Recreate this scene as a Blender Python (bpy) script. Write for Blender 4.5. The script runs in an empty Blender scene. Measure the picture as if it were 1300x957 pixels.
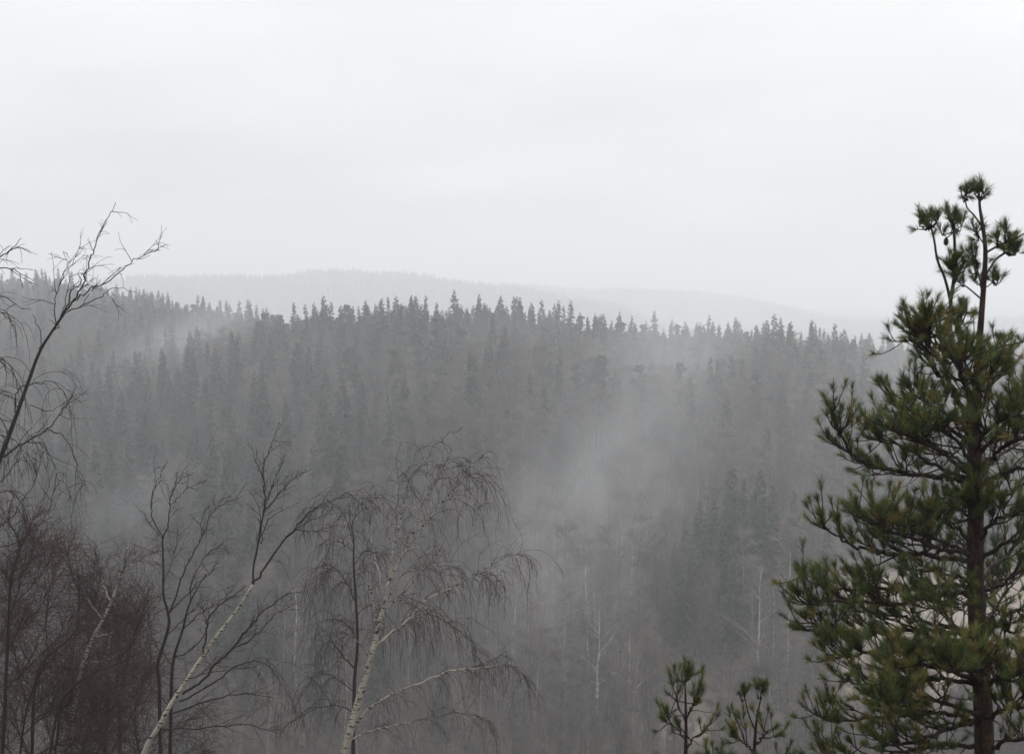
import bpy, math, random
import numpy as np
from mathutils import Matrix

rng = np.random.default_rng(7)
random.seed(7)
S = bpy.context.scene
COL = S.collection
R = math.radians

# ------------------------------------------------------------------ camera, world, sun, exposure
F = 1786.0            # focal length in photo pixels (photo is 1300 x 957)
CX, HY = 650.0, 375.0  # column of the view axis, row of the true horizon
cam = bpy.data.cameras.new('camera')
cam.sensor_width = 36.0
cam.lens = 36.0 * F / 1300.0
cam.clip_start = 0.1
cam.clip_end = 20000.0
cam_o = bpy.data.objects.new('camera', cam)
COL.objects.link(cam_o)
cam_o.location = (0, 0, 0)
PITCH = math.atan((478.5 - HY) / F)
cam_o.rotation_euler = (math.pi / 2 - PITCH, 0, 0)
cam.dof.use_dof = True
cam.dof.focus_distance = 60.0
cam.dof.aperture_fstop = 10.0
S.camera = cam_o

SUN_EL, SUN_AZ = 48.0, 32.0   # azimuth measured from the view axis towards the right
w = bpy.data.worlds.new('World')
S.world = w
w.use_nodes = True
nt = w.node_tree
nt.nodes.clear()
def N(nt, t, **kw):
    n = nt.nodes.new(t)
    for k, v in kw.items():
        setattr(n, k, v)
    return n
def L(nt, a, b):
    nt.links.new(a, b)
wo = N(nt, 'ShaderNodeOutputWorld')
bg = N(nt, 'ShaderNodeBackground')
bg.inputs['Strength'].default_value = 0.1
sky = N(nt, 'ShaderNodeTexSky', sky_type='NISHITA', sun_disc=False)
sky.sun_elevation = R(SUN_EL)
sky.sun_rotation = R(SUN_AZ)
sky.air_density = 1.0
sky.dust_density = 4.0
# closed cloud deck: standard overcast luminance (brighter overhead) with soft cloud texture
tc = N(nt, 'ShaderNodeTexCoord')
sep = N(nt, 'ShaderNodeSeparateXYZ')
L(nt, tc.outputs['Generated'], sep.inputs[0])
mr = N(nt, 'ShaderNodeMapRange')
mr.inputs['From Min'].default_value = 0.0
mr.inputs['From Max'].default_value = 1.0
mr.inputs['To Min'].default_value = 8.05
mr.inputs['To Max'].default_value = 16.4
L(nt, sep.outputs['Z'], mr.inputs['Value'])
# cloud noise on a flat deck: direction / (z + k)
addz = N(nt, 'ShaderNodeMath', operation='ADD')
addz.inputs[1].default_value = 0.14
absz = N(nt, 'ShaderNodeMath', operation='ABSOLUTE')
L(nt, sep.outputs['Z'], absz.inputs[0])
L(nt, absz.outputs[0], addz.inputs[0])
dv = N(nt, 'ShaderNodeVectorMath', operation='DIVIDE')
cmb = N(nt, 'ShaderNodeCombineXYZ')
for i in range(3):
    L(nt, addz.outputs[0], cmb.inputs[i])
L(nt, tc.outputs['Generated'], dv.inputs[0])
L(nt, cmb.outputs[0], dv.inputs[1])
nz = N(nt, 'ShaderNodeTexNoise')
nz.inputs['Scale'].default_value = 1.1
nz.inputs['Detail'].default_value = 4.0
nz.inputs['Roughness'].default_value = 0.45
L(nt, dv.outputs[0], nz.inputs['Vector'])
mn = N(nt, 'ShaderNodeMapRange')
mn.inputs['From Min'].default_value = 0.3
mn.inputs['From Max'].default_value = 0.7
mn.inputs['To Min'].default_value = 0.93
mn.inputs['To Max'].default_value = 1.06
L(nt, nz.outputs['Fac'], mn.inputs['Value'])
mul = N(nt, 'ShaderNodeMath', operation='MULTIPLY')
L(nt, mr.outputs[0], mul.inputs[0])
L(nt, mn.outputs[0], mul.inputs[1])
tint = N(nt, 'ShaderNodeVectorMath', operation='SCALE')
tint.inputs[0].default_value = (0.99, 0.998, 1.008)
L(nt, mul.outputs[0], tint.inputs['Scale'])
mixw = N(nt, 'ShaderNodeMix', data_type='RGBA')
mixw.inputs['Factor'].default_value = 0.97
L(nt, sky.outputs[0], mixw.inputs['A'])
L(nt, tint.outputs[0], mixw.inputs['B'])
L(nt, mixw.outputs['Result'], bg.inputs['Color'])
L(nt, bg.outputs[0], wo.inputs['Surface'])

sun = bpy.data.lights.new('sun', 'SUN')
sun.energy = 1.5
sun.angle = R(25)
sun.color = (1.0, 0.97, 0.93)
sun_o = bpy.data.objects.new('sun', sun)
COL.objects.link(sun_o)
_d = np.array([math.sin(R(SUN_AZ)) * math.cos(R(SUN_EL)), math.cos(R(SUN_AZ)) * math.cos(R(SUN_EL)), math.sin(R(SUN_EL))])
from mathutils import Vector
sun_o.rotation_euler = Vector(_d).to_track_quat('Z', 'Y').to_euler()

S.view_settings.view_transform = 'Standard'
S.view_settings.look = 'None'
S.view_settings.exposure = 0.0
S.view_settings.gamma = 1.0
S.cycles.max_bounces = 6
S.cycles.diffuse_bounces = 2
S.cycles.volume_bounces = 5
S.cycles.transparent_max_bounces = 16
S.cycles.use_denoising = True
S.cycles.denoising_prefilter = 'ACCURATE'
S.cycles.use_adaptive_sampling = False
S.cycles.volume_max_steps = 256

HAZE = 0.00081

# ------------------------------------------------------------------ helpers
def P(px, py, Y):
    """Photo pixel -> point at forward distance Y (the view is pitched; rows are measured from the true horizon)."""
    v = np.array([(px - CX) / F, math.cos(PITCH) + (478.5 - py) / F * math.sin(PITCH), -math.sin(PITCH) + (478.5 - py) / F * math.cos(PITCH)])
    return v * (Y / v[1])

def tag(o, label=None, cat=None, group=None, kind=None):
    if label: o['label'] = label
    if cat: o['category'] = cat
    if group: o['group'] = group
    if kind: o['kind'] = kind
    return o

def empty(name, loc, rz=0.0):
    o = bpy.data.objects.new(name, None)
    o.empty_display_size = 0.2
    COL.objects.link(o)
    o.location = loc
    o.rotation_euler = (0, 0, rz)
    return o

class MB:
    """Collects numpy vertex / face blocks and per-vertex attributes, then links them as one mesh object."""
    def __init__(self):
        self.v, self.f, self.a, self.b, self.m, self.n = [], [], [], [], [], 0
    def add(self, v, f, a=0.0, b=0.0, mat=0):
        v = np.asarray(v, float).reshape(-1, 3)
        f = np.asarray(f, int)
        self.v.append(v)
        self.f.append(f + self.n)
        self.a.append(np.broadcast_to(np.asarray(a, float), (len(v),)))
        self.b.append(np.broadcast_to(np.asarray(b, float), (len(v),)))
        self.m.append(np.full(len(f), mat))
        self.n += len(v)
    def tubes(self, Pt, Rd, sides=3, b=0.0, mat=0):
        """Pt (N,K,3) polylines, Rd (N,K) radii; attribute a = radius, b = given per polyline."""
        Pt = np.asarray(Pt, float); Rd = np.asarray(Rd, float)
        if Pt.ndim == 2: Pt, Rd = Pt[None], Rd[None]
        n, k = Rd.shape
        if n == 0: return
        T = np.gradient(Pt, axis=1)
        T /= np.linalg.norm(T, axis=2, keepdims=True) + 1e-9
        mean = T.mean(axis=1)
        ref = np.where((np.abs(mean[:, 2:3]) < 0.75), np.array([[0, 0, 1.0]]), np.array([[0.94, 0.34, 0.0]]))
        U = np.cross(T, ref[:, None, :]); U /= np.linalg.norm(U, axis=2, keepdims=True) + 1e-9
        W = np.cross(T, U)
        ang = np.arange(sides) * 2 * math.pi / sides
        V = Pt[:, :, None, :] + Rd[:, :, None, None] * (U[:, :, None, :] * np.cos(ang)[None, None, :, None] + W[:, :, None, :] * np.sin(ang)[None, None, :, None])
        i = np.arange(n)[:, None, None] * (k * sides) + np.arange(k - 1)[None, :, None] * sides
        j = np.arange(sides)[None, None, :]; j2 = (j + 1) % sides
        Q = np.stack(np.broadcast_arrays(i + j, i + j2, i + sides + j2, i + sides + j), axis=-1).reshape(-1, 4)
        A = np.broadcast_to(Rd[:, :, None], (n, k, sides)).reshape(-1)
        Bv = np.broadcast_to(np.asarray(b, float).reshape(-1, 1, 1), (n, k, sides)).reshape(-1) if np.ndim(b) else b
        self.add(V.reshape(-1, 3), Q, A, Bv, mat)
        # tip caps
        caps = (np.arange(n)[:, None] * (k * sides) + (k - 1) * sides + np.arange(sides)[None, :])
        if sides == 3: self.cap(caps)
        elif sides >= 4: self.cap(caps)
    def cap(self, c):
        self.f.append(c + self.n - (self.v[-1].shape[0]))
        self.m.append(np.full(len(c), self.m[-1][0] if len(self.m[-1]) else 0))
    def needles(self, base, d, length, width, b=0.0, mat=0):
        """thin three-sided spikes: base (N,3), unit direction (N,3)."""
        n = len(base)
        if n == 0: return
        ref = rng.normal(size=(n, 3))
        U = np.cross(d, ref); U /= np.linalg.norm(U, axis=1, keepdims=True) + 1e-9
        W = np.cross(d, U)
        V = np.empty((n, 4, 3))
        for k in range(3):
            a = k * 2 * math.pi / 3
            V[:, k] = base + width[:, None] * (U * math.cos(a) + W * math.sin(a))
        V[:, 3] = base + d * length[:, None]
        i = np.arange(n)[:, None] * 4
        f = np.concatenate([i + np.array([[0, 1, 3]]), i + np.array([[1, 2, 3]]), i + np.array([[2, 0, 3]])])
        Bv = np.repeat(np.asarray(b, float), 4) if np.ndim(b) else b
        self.add(V.reshape(-1, 3), f, np.tile([0, 0, 0, 1.0], n), Bv, mat)
    def blades(self, p0, p1, wd, b=0.0, mat=0):
        """flat leaf-spray kites from p0 to p1 with half width vector wd (N,3)."""
        n = len(p0)
        if n == 0: return
        mid = p0 * 0.55 + p1 * 0.45
        V = np.stack([p0, mid + wd, p1, mid - wd], axis=1)
        f = np.arange(n)[:, None] * 4 + np.array([[0, 1, 2, 3]])
        Bv = np.repeat(np.asarray(b, float), 4) if np.ndim(b) else b
        self.add(V.reshape(-1, 3), f, np.tile([0, 0.5, 1.0, 0.5], n), Bv, mat)
    def mesh(self, name, mats, smooth=True):
        me = bpy.data.meshes.new(name)
        V = np.concatenate(self.v)
        me.vertices.add(len(V)); me.vertices.foreach_set('co', V.astype(np.float32).ravel())
        loops = np.concatenate([f.ravel() for f in self.f])
        sizes = np.concatenate([np.full(len(f), f.shape[1]) for f in self.f])
        me.loops.add(len(loops)); me.loops.foreach_set('vertex_index', loops.astype(np.int32))
        me.polygons.add(len(sizes))
        me.polygons.foreach_set('loop_start', (np.cumsum(sizes) - sizes).astype(np.int32))
        try: me.polygons.foreach_set('loop_total', sizes.astype(np.int32))
        except Exception: pass
        for m in mats: me.materials.append(m)
        me.polygons.foreach_set('material_index', np.concatenate(self.m).astype(np.int32))
        me.polygons.foreach_set('use_smooth', np.full(len(sizes), smooth))
        at = me.attributes.new('thick', 'FLOAT', 'POINT'); at.data.foreach_set('value', np.concatenate(self.a).astype(np.float32))
        at = me.attributes.new('tone', 'FLOAT', 'POINT'); at.data.foreach_set('value', np.concatenate(self.b).astype(np.float32))
        me.update(calc_edges=True)
        return me
    def build(self, name, mats, parent=None, smooth=True):
        if not isinstance(mats, (list, tuple)): mats = [mats]
        o = bpy.data.objects.new(name, self.mesh(name, mats, smooth))
        COL.objects.link(o)
        if parent is not None: o.parent = parent
        return o

def unit(v):
    return v / (np.linalg.norm(v, axis=-1, keepdims=True) + 1e-9)

def smooth_path(pts, per=4):
    """Catmull-Rom through points."""
    p = np.asarray(pts, float)
    q = np.vstack([2 * p[0] - p[1], p, 2 * p[-1] - p[-2]])
    out = []
    for i in range(1, len(q) - 2):
        a, b, c, d = q[i - 1], q[i], q[i + 1], q[i + 2]
        for t in np.arange(per) / per:
            out.append(0.5 * ((2 * b) + (-a + c) * t + (2 * a - 5 * b + 4 * c - d) * t * t + (-a + 3 * b - 3 * c + d) * t ** 3))
    out.append(q[-2])
    return np.array(out)

def grow(p, d, length, K=6, droop=0.5, wig=0.12):
    """integrate N twigs: p (N,3), d (N,3), length (N,), droop scalar or (N,) -> (N,K,3)."""
    n = len(p)
    out = np.empty((n, K, 3)); out[:, 0] = p
    d = unit(d.copy())
    g = np.zeros((n, 3)); g[:, 2] = -1.0
    dr = np.broadcast_to(np.asarray(droop, float), (n,))[:, None]
    for k in range(1, K):
        out[:, k] = out[:, k - 1] + d * (length / (K - 1))[:, None]
        d = unit(d + g * dr / (K - 1) + rng.normal(size=(n, 3)) * wig)
    return out

def pick_on(paths, n, lo=0.2, hi=1.0):
    """n random points + tangents on an (N,K,3) set."""
    N_, K = paths.shape[:2]
    i = rng.integers(0, N_, n); s = rng.uniform(lo, hi, n) * (K - 1)
    k = np.minimum(s.astype(int), K - 2); t = (s - k)[:, None]
    return paths[i, k] * (1 - t) + paths[i, k + 1] * t, unit(paths[i, k + 1] - paths[i, k]), s / (K - 1), i

# ------------------------------------------------------------------ materials
def new_mat(name):
    m = bpy.data.materials.new(name); m.use_nodes = True
    t = m.node_tree
    b = t.nodes['Principled BSDF']
    b.inputs['Roughness'].default_value = 0.85
    b.inputs['Specular IOR Level'].default_value = 0.2
    return m, t, b

def ramp(t, fac, stops):
    r = N(t, 'ShaderNodeValToRGB')
    e = r.color_ramp.elements
    while len(e) > 1: e.remove(e[-1])
    e[0].position, e[0].color = stops[0][0], (*stops[0][1], 1)
    for p, c in stops[1:]:
        x = e.new(p); x.color = (*c, 1)
    if fac is not None: L(t, fac, r.inputs[0])
    return r

def noise(t, scale, detail=4.0, rough=0.55, stretch=None, coord='Object'):
    c = N(t, 'ShaderNodeTexCoord')
    n = N(t, 'ShaderNodeTexNoise')
    n.inputs['Scale'].default_value = scale; n.inputs['Detail'].default_value = detail; n.inputs['Roughness'].default_value = rough
    if stretch:
        mp = N(t, 'ShaderNodeMapping'); mp.inputs['Scale'].default_value = stretch
        L(t, c.outputs[coord], mp.inputs[0]); L(t, mp.outputs[0], n.inputs['Vector'])
    else:
        L(t, c.outputs[coord], n.inputs['Vector'])
    return n

def attr(t, name):
    a = N(t, 'ShaderNodeAttribute'); a.attribute_name = name
    return a

def mixc(t, fac, a, b, mode='MIX'):
    m = N(t, 'ShaderNodeMix', data_type='RGBA', blend_type=mode)
    for sock, v in (('Factor', fac), ('A', a), ('B', b)):
        if isinstance(v, (int, float)): m.inputs[sock].default_value = v
        elif isinstance(v, tuple): m.inputs[sock].default_value = (*v, 1)
        else: L(t, v, m.inputs[sock])
    return m.outputs['Result']

def bark_birch(name, white, brown, r_lo, r_hi, black=0.56, sc=1.0, rnd=False):
    """white papery bark with black scars on thick wood, turning dark brown on thin wood."""
    m, t, b = new_mat(name)
    n = noise(t, 9.0 * sc, 4.0, 0.6, (1, 1, 3.0))
    bl = ramp(t, n.outputs['Fac'], [(black - 0.03, (0, 0, 0)), (black + 0.03, (1, 1, 1))])
    n2 = noise(t, 3.0 * sc, 3.0)
    wh = ramp(t, n2.outputs['Fac'], [(0.35, tuple(x * 0.72 for x in white)), (0.65, white)])
    n3 = noise(t, 60 * sc, 2.0, 0.6, (0.5, 0.5, 3))
    fine = ramp(t, n3.outputs['Fac'], [(0.3, (0.7, 0.68, 0.66)), (0.55, (1, 1, 1))])
    c = mixc(t, 1.0, wh.outputs[0], fine.outputs[0], 'MULTIPLY')
    if rnd:   # aspens and grey-barked trees among the white ones
        oi = N(t, 'ShaderNodeObjectInfo')
        rr_ = ramp(t, oi.outputs['Random'], [(0.0, (0.20, 0.18, 0.16)), (0.62, (0.34, 0.31, 0.29)), (0.85, (0.8, 0.8, 0.8)), (1.0, (1, 1, 1))])
        c = mixc(t, 1.0, c, rr_.outputs[0], 'MULTIPLY')
    c = mixc(t, bl.outputs[0], c, (0.02, 0.018, 0.017))
    mrg = N(t, 'ShaderNodeMapRange')
    mrg.inputs['From Min'].default_value = r_lo; mrg.inputs['From Max'].default_value = r_hi
    L(t, attr(t, 'thick').outputs['Fac'], mrg.inputs['Value'])
    c = mixc(t, mrg.outputs[0], brown, c)
    L(t, c, b.inputs['Base Color'])
    bp = N(t, 'ShaderNodeBump'); bp.inputs['Strength'].default_value = 0.4; bp.inputs['Distance'].default_value = 0.01
    L(t, n3.outputs['Fac'], bp.inputs['Height']); L(t, bp.outputs[0], b.inputs['Normal'])
    return m

def flat_noise(name, c1, c2, scale, detail=4.0, rough=0.85, tone=0.0, rnd=None):
    m, t, b = new_mat(name)
    n = noise(t, scale, detail)
    c = ramp(t, n.outputs['Fac'], [(0.35, c1), (0.65, c2)]).outputs[0]
    if tone:
        a = attr(t, 'tone')
        g = ramp(t, a.outputs['Fac'], [(0.0, (1 - tone,) * 3), (1.0, (1 + tone,) * 3)])
        c = mixc(t, 1.0, c, g.outputs[0], 'MULTIPLY')
    if rnd:
        oi = N(t, 'ShaderNodeObjectInfo')
        c = mixc(t, 1.0, c, ramp(t, oi.outputs['Random'], rnd).outputs[0], 'MULTIPLY')
    L(t, c, b.inputs['Base Color'])
    b.inputs['Roughness'].default_value = rough
    return m

def needle_mat(name, dark, green, olive, rnd=0.0):
    m, t, b = new_mat(name)
    a = attr(t, 'tone')
    fac = a.outputs['Fac']
    if rnd:
        oi = N(t, 'ShaderNodeObjectInfo')
        mx = N(t, 'ShaderNodeMath', operation='MULTIPLY_ADD')
        L(t, oi.outputs['Random'], mx.inputs[0]); mx.inputs[1].default_value = rnd
        sb = N(t, 'ShaderNodeMath', operation='SUBTRACT'); L(t, fac, sb.inputs[0]); sb.inputs[1].default_value = rnd * 0.5
        L(t, sb.outputs[0], mx.inputs[2]); fac = mx.outputs[0]
    r = ramp(t, fac, [(0.0, dark), (0.55, green), (0.93, olive), (1.0, tuple(x * y for x, y in zip(olive, (1.0, 0.72, 1.0))))])
    L(t, r.outputs[0], b.inputs['Base Color'])
    b.inputs['Roughness'].default_value = 0.6
    b.inputs['Specular IOR Level'].default_value = 0.3
    return m

M = {}
M['birch'] = bark_birch('birch_bark', (0.43, 0.40, 0.345), (0.045, 0.03, 0.028), 0.004, 0.015)
M['birch_dark'] = bark_birch('dark_birch_bark', (0.17, 0.15, 0.12), (0.03, 0.023, 0.021), 0.035, 0.085, 0.52)
M['twig'] = flat_noise('birch_twig', (0.033, 0.017, 0.017), (0.058, 0.030, 0.029), 3.0, tone=0.3)
M['red_twig'] = flat_noise('reddish_birch_twig', (0.030, 0.0165, 0.016), (0.062, 0.034, 0.032), 0.9, tone=0.45)
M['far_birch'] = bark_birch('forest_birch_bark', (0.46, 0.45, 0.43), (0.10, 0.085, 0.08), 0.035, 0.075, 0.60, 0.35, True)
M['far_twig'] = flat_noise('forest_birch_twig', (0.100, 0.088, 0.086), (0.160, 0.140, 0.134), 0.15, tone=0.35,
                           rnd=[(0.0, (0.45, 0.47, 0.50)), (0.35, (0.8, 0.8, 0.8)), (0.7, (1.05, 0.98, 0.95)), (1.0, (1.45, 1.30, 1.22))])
M['spruce_bark'] = flat_noise('spruce_bark', (0.05, 0.04, 0.033), (0.10, 0.08, 0.065), 2.0)
M['spruce'] = needle_mat('spruce_needles', (0.010, 0.016, 0.012), (0.019, 0.028, 0.020), (0.034, 0.044, 0.029), 0.35)
M['fpine'] = needle_mat('forest_pine_needles', (0.013, 0.020, 0.014), (0.024, 0.034, 0.022), (0.040, 0.048, 0.030), 0.35)
M['fpine_bark'] = flat_noise('forest_pine_bark', (0.10, 0.06, 0.04), (0.20, 0.12, 0.08), 1.0)
M['needle'] = needle_mat('pine_needles', (0.032, 0.052, 0.020), (0.078, 0.108, 0.034), (0.185, 0.175, 0.045))
def pine_bark():
    m, t, b = new_mat('pine_bark')
    n = noise(t, 30, 5.0, 0.6, (1, 1, 0.35))
    c = ramp(t, n.outputs['Fac'], [(0.35, (0.016, 0.012, 0.011)), (0.54, (0.045, 0.030, 0.024)), (0.74, (0.11, 0.060, 0.036))])
    mrg = N(t, 'ShaderNodeMapRange'); mrg.inputs['From Min'].default_value = 0.006; mrg.inputs['From Max'].default_value = 0.03
    L(t, attr(t, 'thick').outputs['Fac'], mrg.inputs['Value'])
    cc = mixc(t, mrg.outputs[0], (0.032, 0.023, 0.021), c.outputs[0])
    L(t, cc, b.inputs['Base Color'])
    bp = N(t, 'ShaderNodeBump'); bp.inputs['Strength'].default_value = 0.9; bp.inputs['Distance'].default_value = 0.01
    L(t, n.outputs['Fac'], bp.inputs['Height']); L(t, bp.outputs[0], b.inputs['Normal'])
    return m
M['pine_bark'] = pine_bark()
M['cone'] = flat_noise('pine_cone_scales', (0.03, 0.02, 0.015), (0.07, 0.045, 0.03), 60)

def ground_mat():
    m, t, b = new_mat('forest_floor')
    n = noise(t, 0.08, 8.0, 0.65, None, 'Object')
    n2 = noise(t, 1.7, 6.0, 0.7)
    litter = ramp(t, n.outputs['Fac'], [(0.3, (0.040, 0.036, 0.026)), (0.55, (0.085, 0.068, 0.052)), (0.75, (0.12, 0.10, 0.075))])
    f2 = ramp(t, n2.outputs['Fac'], [(0.3, (0.6, 0.6, 0.6)), (0.7, (1.25, 1.25, 1.25))])
    c = mixc(t, 1.0, litter.outputs[0], f2.outputs[0], 'MULTIPLY')
    grass = ramp(t, n2.outputs['Fac'], [(0.3, (0.20, 0.165, 0.13)), (0.7, (0.31, 0.265, 0.22))])
    c = mixc(t, attr(t, 'tone').outputs['Fac'], c, grass.outputs[0])
    L(t, c, b.inputs['Base Color'])
    b.inputs['Roughness'].default_value = 1.0
    return m
M['ground'] = ground_mat()
M['hill'] = flat_noise('far_hill_floor', (0.05, 0.05, 0.04), (0.09, 0.08, 0.06), 0.02)

# ------------------------------------------------------------------ terrain
PXK = [-400, -100, 0, 60, 180, 240, 300, 350, 420, 500, 600, 700, 800, 900, 1000, 1060, 1130, 1200, 1300, 1700]
TOPY = [352, 350, 350, 350, 369, 380, 392, 400, 402, 392, 388, 396, 414, 416, 418, 424, 436, 446, 452, 456]   # row of the canopy line on the crest
CRD = [760, 740, 700, 680, 640, 600, 520, 470, 440, 430, 425, 430, 440, 455, 480, 510, 560, 620, 700, 760]     # forward distance of the crest
YBK = [-400, 0, 500, 700, 850, 950, 1030, 1100, 1300, 1700]
YB = [165, 165, 165, 170, 178, 190, 240, 290, 300, 300]
TREE_H = 19.0
def sines(X, Y):
    return (np.sin(X * 0.031 + 1.3) * np.sin(Y * 0.027 + 0.4) * 1.6 + np.sin(X * 0.083 + Y * 0.041) * 0.7 + np.sin(Y * 0.11 - X * 0.05 + 2) * 0.4)
def terrain_h(X, Y):
    X = np.asarray(X, float); Y = np.asarray(Y, float)
    r = np.hypot(X, Y) + 1e-6
    c = Y / r
    d = np.where(c > 0.45, Y, r * 0.45)
    a = np.clip(np.where(c > 0.05, X / np.maximum(Y, 1e-3), np.sign(X) * 3), -3, 3)
    px = CX + F * a
    yc = np.interp(px, PXK, CRD); zt = -(np.interp(px, PXK, TOPY) - HY) / F * yc
    zc = zt - TREE_H
    yb = np.interp(px, YBK, YB)
    zb = -55.0
    near = -1.75 - 0.47 * np.maximum(d - 0.8, 0)
    t = np.clip((d - yb) / (yc - yb), 0, 1)
    rise = zb + (zc - zb) * (0.55 * t + 0.45 * (t * t * (3 - 2 * t)))
    back = zc - 0.13 * np.maximum(d - yc, 0)
    far = np.where(d < yc, rise, np.maximum(back, -60.0))
    z = np.maximum(near, far)
    amp = np.clip((d - 20) / 120, 0, 1)
    z = z + sines(X, Y) * amp * np.clip(1 - (d - 900) / 600, 0.0, 1)
    behind = -1.75 - 0.04 * r
    wgt = np.clip((c + 0.1) / 0.5, 0, 1); wgt = wgt * wgt * (3 - 2 * wgt)
    return np.where(wgt < 1, np.maximum(behind, -58) * (1 - wgt) + z * wgt, z)
def meadow(X, Y):
    px = CX + F * X / np.maximum(Y, 1)
    m = np.clip((px - 1062 + 0.10 * (Y - 200)) / 30, 0, 1) * (0.80 + 0.14 * np.sin(X * 0.09 + Y * 0.03) * np.sin(Y * 0.06 - X * 0.04 + 1.0)) * np.clip((Y - 178) / 12, 0, 1) * np.clip((292 - Y) / 8, 0, 1) * np.clip((1700 - px) / 60, 0, 1)
    m2 = np.exp(-(((px - 880) / 45) ** 2 + ((Y - 178) / 9) ** 2)) * 0.5
    return np.maximum(m, m2)

rr = np.concatenate([[0.0], np.geomspace(0.8, 120, 60), np.arange(124, 620, 4.0), np.geomspace(620, 6000, 50)])
th = np.concatenate([np.linspace(-180, -40, 29)[:-1], np.linspace(-40, 40, 201), np.linspace(40, 180, 29)[1:-1]]) * math.pi / 180
RR, TH = np.meshgrid(rr, th, indexing='ij')
X, Y = RR * np.sin(TH), RR * np.cos(TH)
Z = terrain_h(X, Y)
mb = MB()
nr, nt_ = RR.shape
i = np.arange(nr - 1)[:, None] * nt_; j = np.arange(nt_)[None, :]; j2 = (j + 1) % nt_
mb.add(np.stack([X, Y, Z], -1).reshape(-1, 3), np.stack(np.broadcast_arrays(i + j, i + nt_ + j, i + nt_ + j2, i + j2), -1).reshape(-1, 4), 0.0, meadow(X, Y).ravel())
terrain = tag(mb.build('terrain', M['ground']), kind='structure')

# far hills, each a rounded forested ridge
def far_hill(name, prof, Yh, base=-62.0, depth=420.0):
    px = np.array([p[0] for p in prof], float); py = np.array([p[1] for p in prof], float)
    xs = np.linspace(px[0], px[-1], 120)
    tops = np.interp(xs, px, py)
    k = np.ones(5) / 5
    tops = np.convolve(np.pad(tops, 2, mode='edge'), k, 'valid')
    vs = np.linspace(-1, 1, 21)
    g = []
    for v in vs:
        y = Yh + v * depth
        prf = (1 - abs(v) ** 2.0) ** 0.8
        zt = -(tops - HY) / F * Yh - 13.0
        edge = np.clip(np.minimum(np.arange(120), 119 - np.arange(120)) / 12.0, 0, 1)
        z = base + (zt - base) * prf * (edge * edge * (3 - 2 * edge)) + np.sin(xs * 0.05 + v * 3) * 2
        g.append(np.stack([(xs - CX) / F * y, np.full_like(xs, y), z], -1))
    g = np.array(g)
    b = MB()
    ii = np.arange(20)[:, None] * 120; jj = np.arange(119)[None, :]
    b.add(g.reshape(-1, 3), np.stack([ii + jj, ii + jj + 1, ii + 120 + jj + 1, ii + 120 + jj], -1).reshape(-1, 4))
    tag(b.build(name, M['hill']), kind='structure')
    return g
HA = far_hill('far_hill', [(40, 362), (120, 356), (200, 348), (260, 350), (330, 349), (380, 345), (450, 343), (510, 345), (560, 353), (620, 359), (680, 368), (760, 382), (860, 400)], 2500)
HB = far_hill('far_hill', [(420, 372), (560, 357), (640, 361), (700, 362), (760, 367), (820, 366), (870, 367), (910, 373), (960, 379), (1010, 391), (1060, 404), (1130, 414), (1200, 420)], 3300)
HC = far_hill('far_hill', [(1060, 424), (1160, 414), (1240, 407), (1320, 404), (1450, 398), (1600, 400), (1750, 415)], 3000)

# ------------------------------------------------------------------ forest tree models (several of each kind, shared by many trees)
def spruce_model(seed, H=22.0, Rb=3.0, whorls=30, nb=8, lo=0.08):
    global rng
    keep = rng; rng = np.random.default_rng(seed)
    tr = MB(); tr.tubes(np.array([[0, 0, -1.0], [0, 0, H * 0.5], [0.05, 0, H * 0.97]]), np.array([0.22, 0.13, 0.015]), 5)
    cr = MB()
    lean = rng.uniform(-1, 1, 5)
    for k in range(whorls):
        u = lo + (1 - lo) * (k / (whorls - 1)) ** 0.92
        z = H * u
        rad = Rb * (1 - u) ** 0.84 * (0.80 + 0.4 * rng.random()) + 0.12
        m = max(5, int(nb * (0.75 + 0.6 * (1 - u))))
        az = rng.uniform(0, 2 * math.pi, m)
        ln = rad * rng.uniform(0.6, 1.18, m)
        out = np.stack([np.cos(az), np.sin(az), np.zeros(m)], -1)
        p0 = np.tile([0, 0, z], (m, 1)) + out * 0.04
        p0[:, 2] += rng.uniform(-0.45, 0.45, m) * H / whorls * 1.3 * (u < 0.97)
        droop = np.where(u > 0.85, -0.5, 0.28 + 0.25 * (1 - u))
        ends = p0 + out * ln[:, None] + np.array([0, 0, -1.0]) * (ln * droop)[:, None] + rng.normal(size=(m, 3)) * 0.08
        ends[:, 2] += ln * 0.10
        side = np.cross(out, [0, 0, 1.0])
        tone = rng.uniform(0.1, 0.75, m)
        # main spray, then side sprays along it hanging down
        cr.blades(p0, ends, side * (0.16 * ln + 0.06)[:, None] + np.array([0, 0, -0.03]), tone)
        for s in (0.3, 0.5, 0.7, 0.88):
            for sg in (-1, 1):
                q = p0 + (ends - p0) * s
                l2 = ln * (0.50 - 0.25 * s) * rng.uniform(0.6, 1.4, m) + 0.16
                e = q + (out * 0.7 + side * sg * 0.75) * l2[:, None] + np.array([0, 0, -1.0]) * (l2 * rng.uniform(0.3, 0.9, m))[:, None]
                wd = np.cross(e - q, [0, 0, 1.0]) * 0.30 + np.array([0, 0, 0.14]) * l2[:, None]
                cr.blades(q, e, wd, np.clip(tone + rng.normal(0, 0.15, m), 0, 1))
    rng = keep
    return tr, cr

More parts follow.
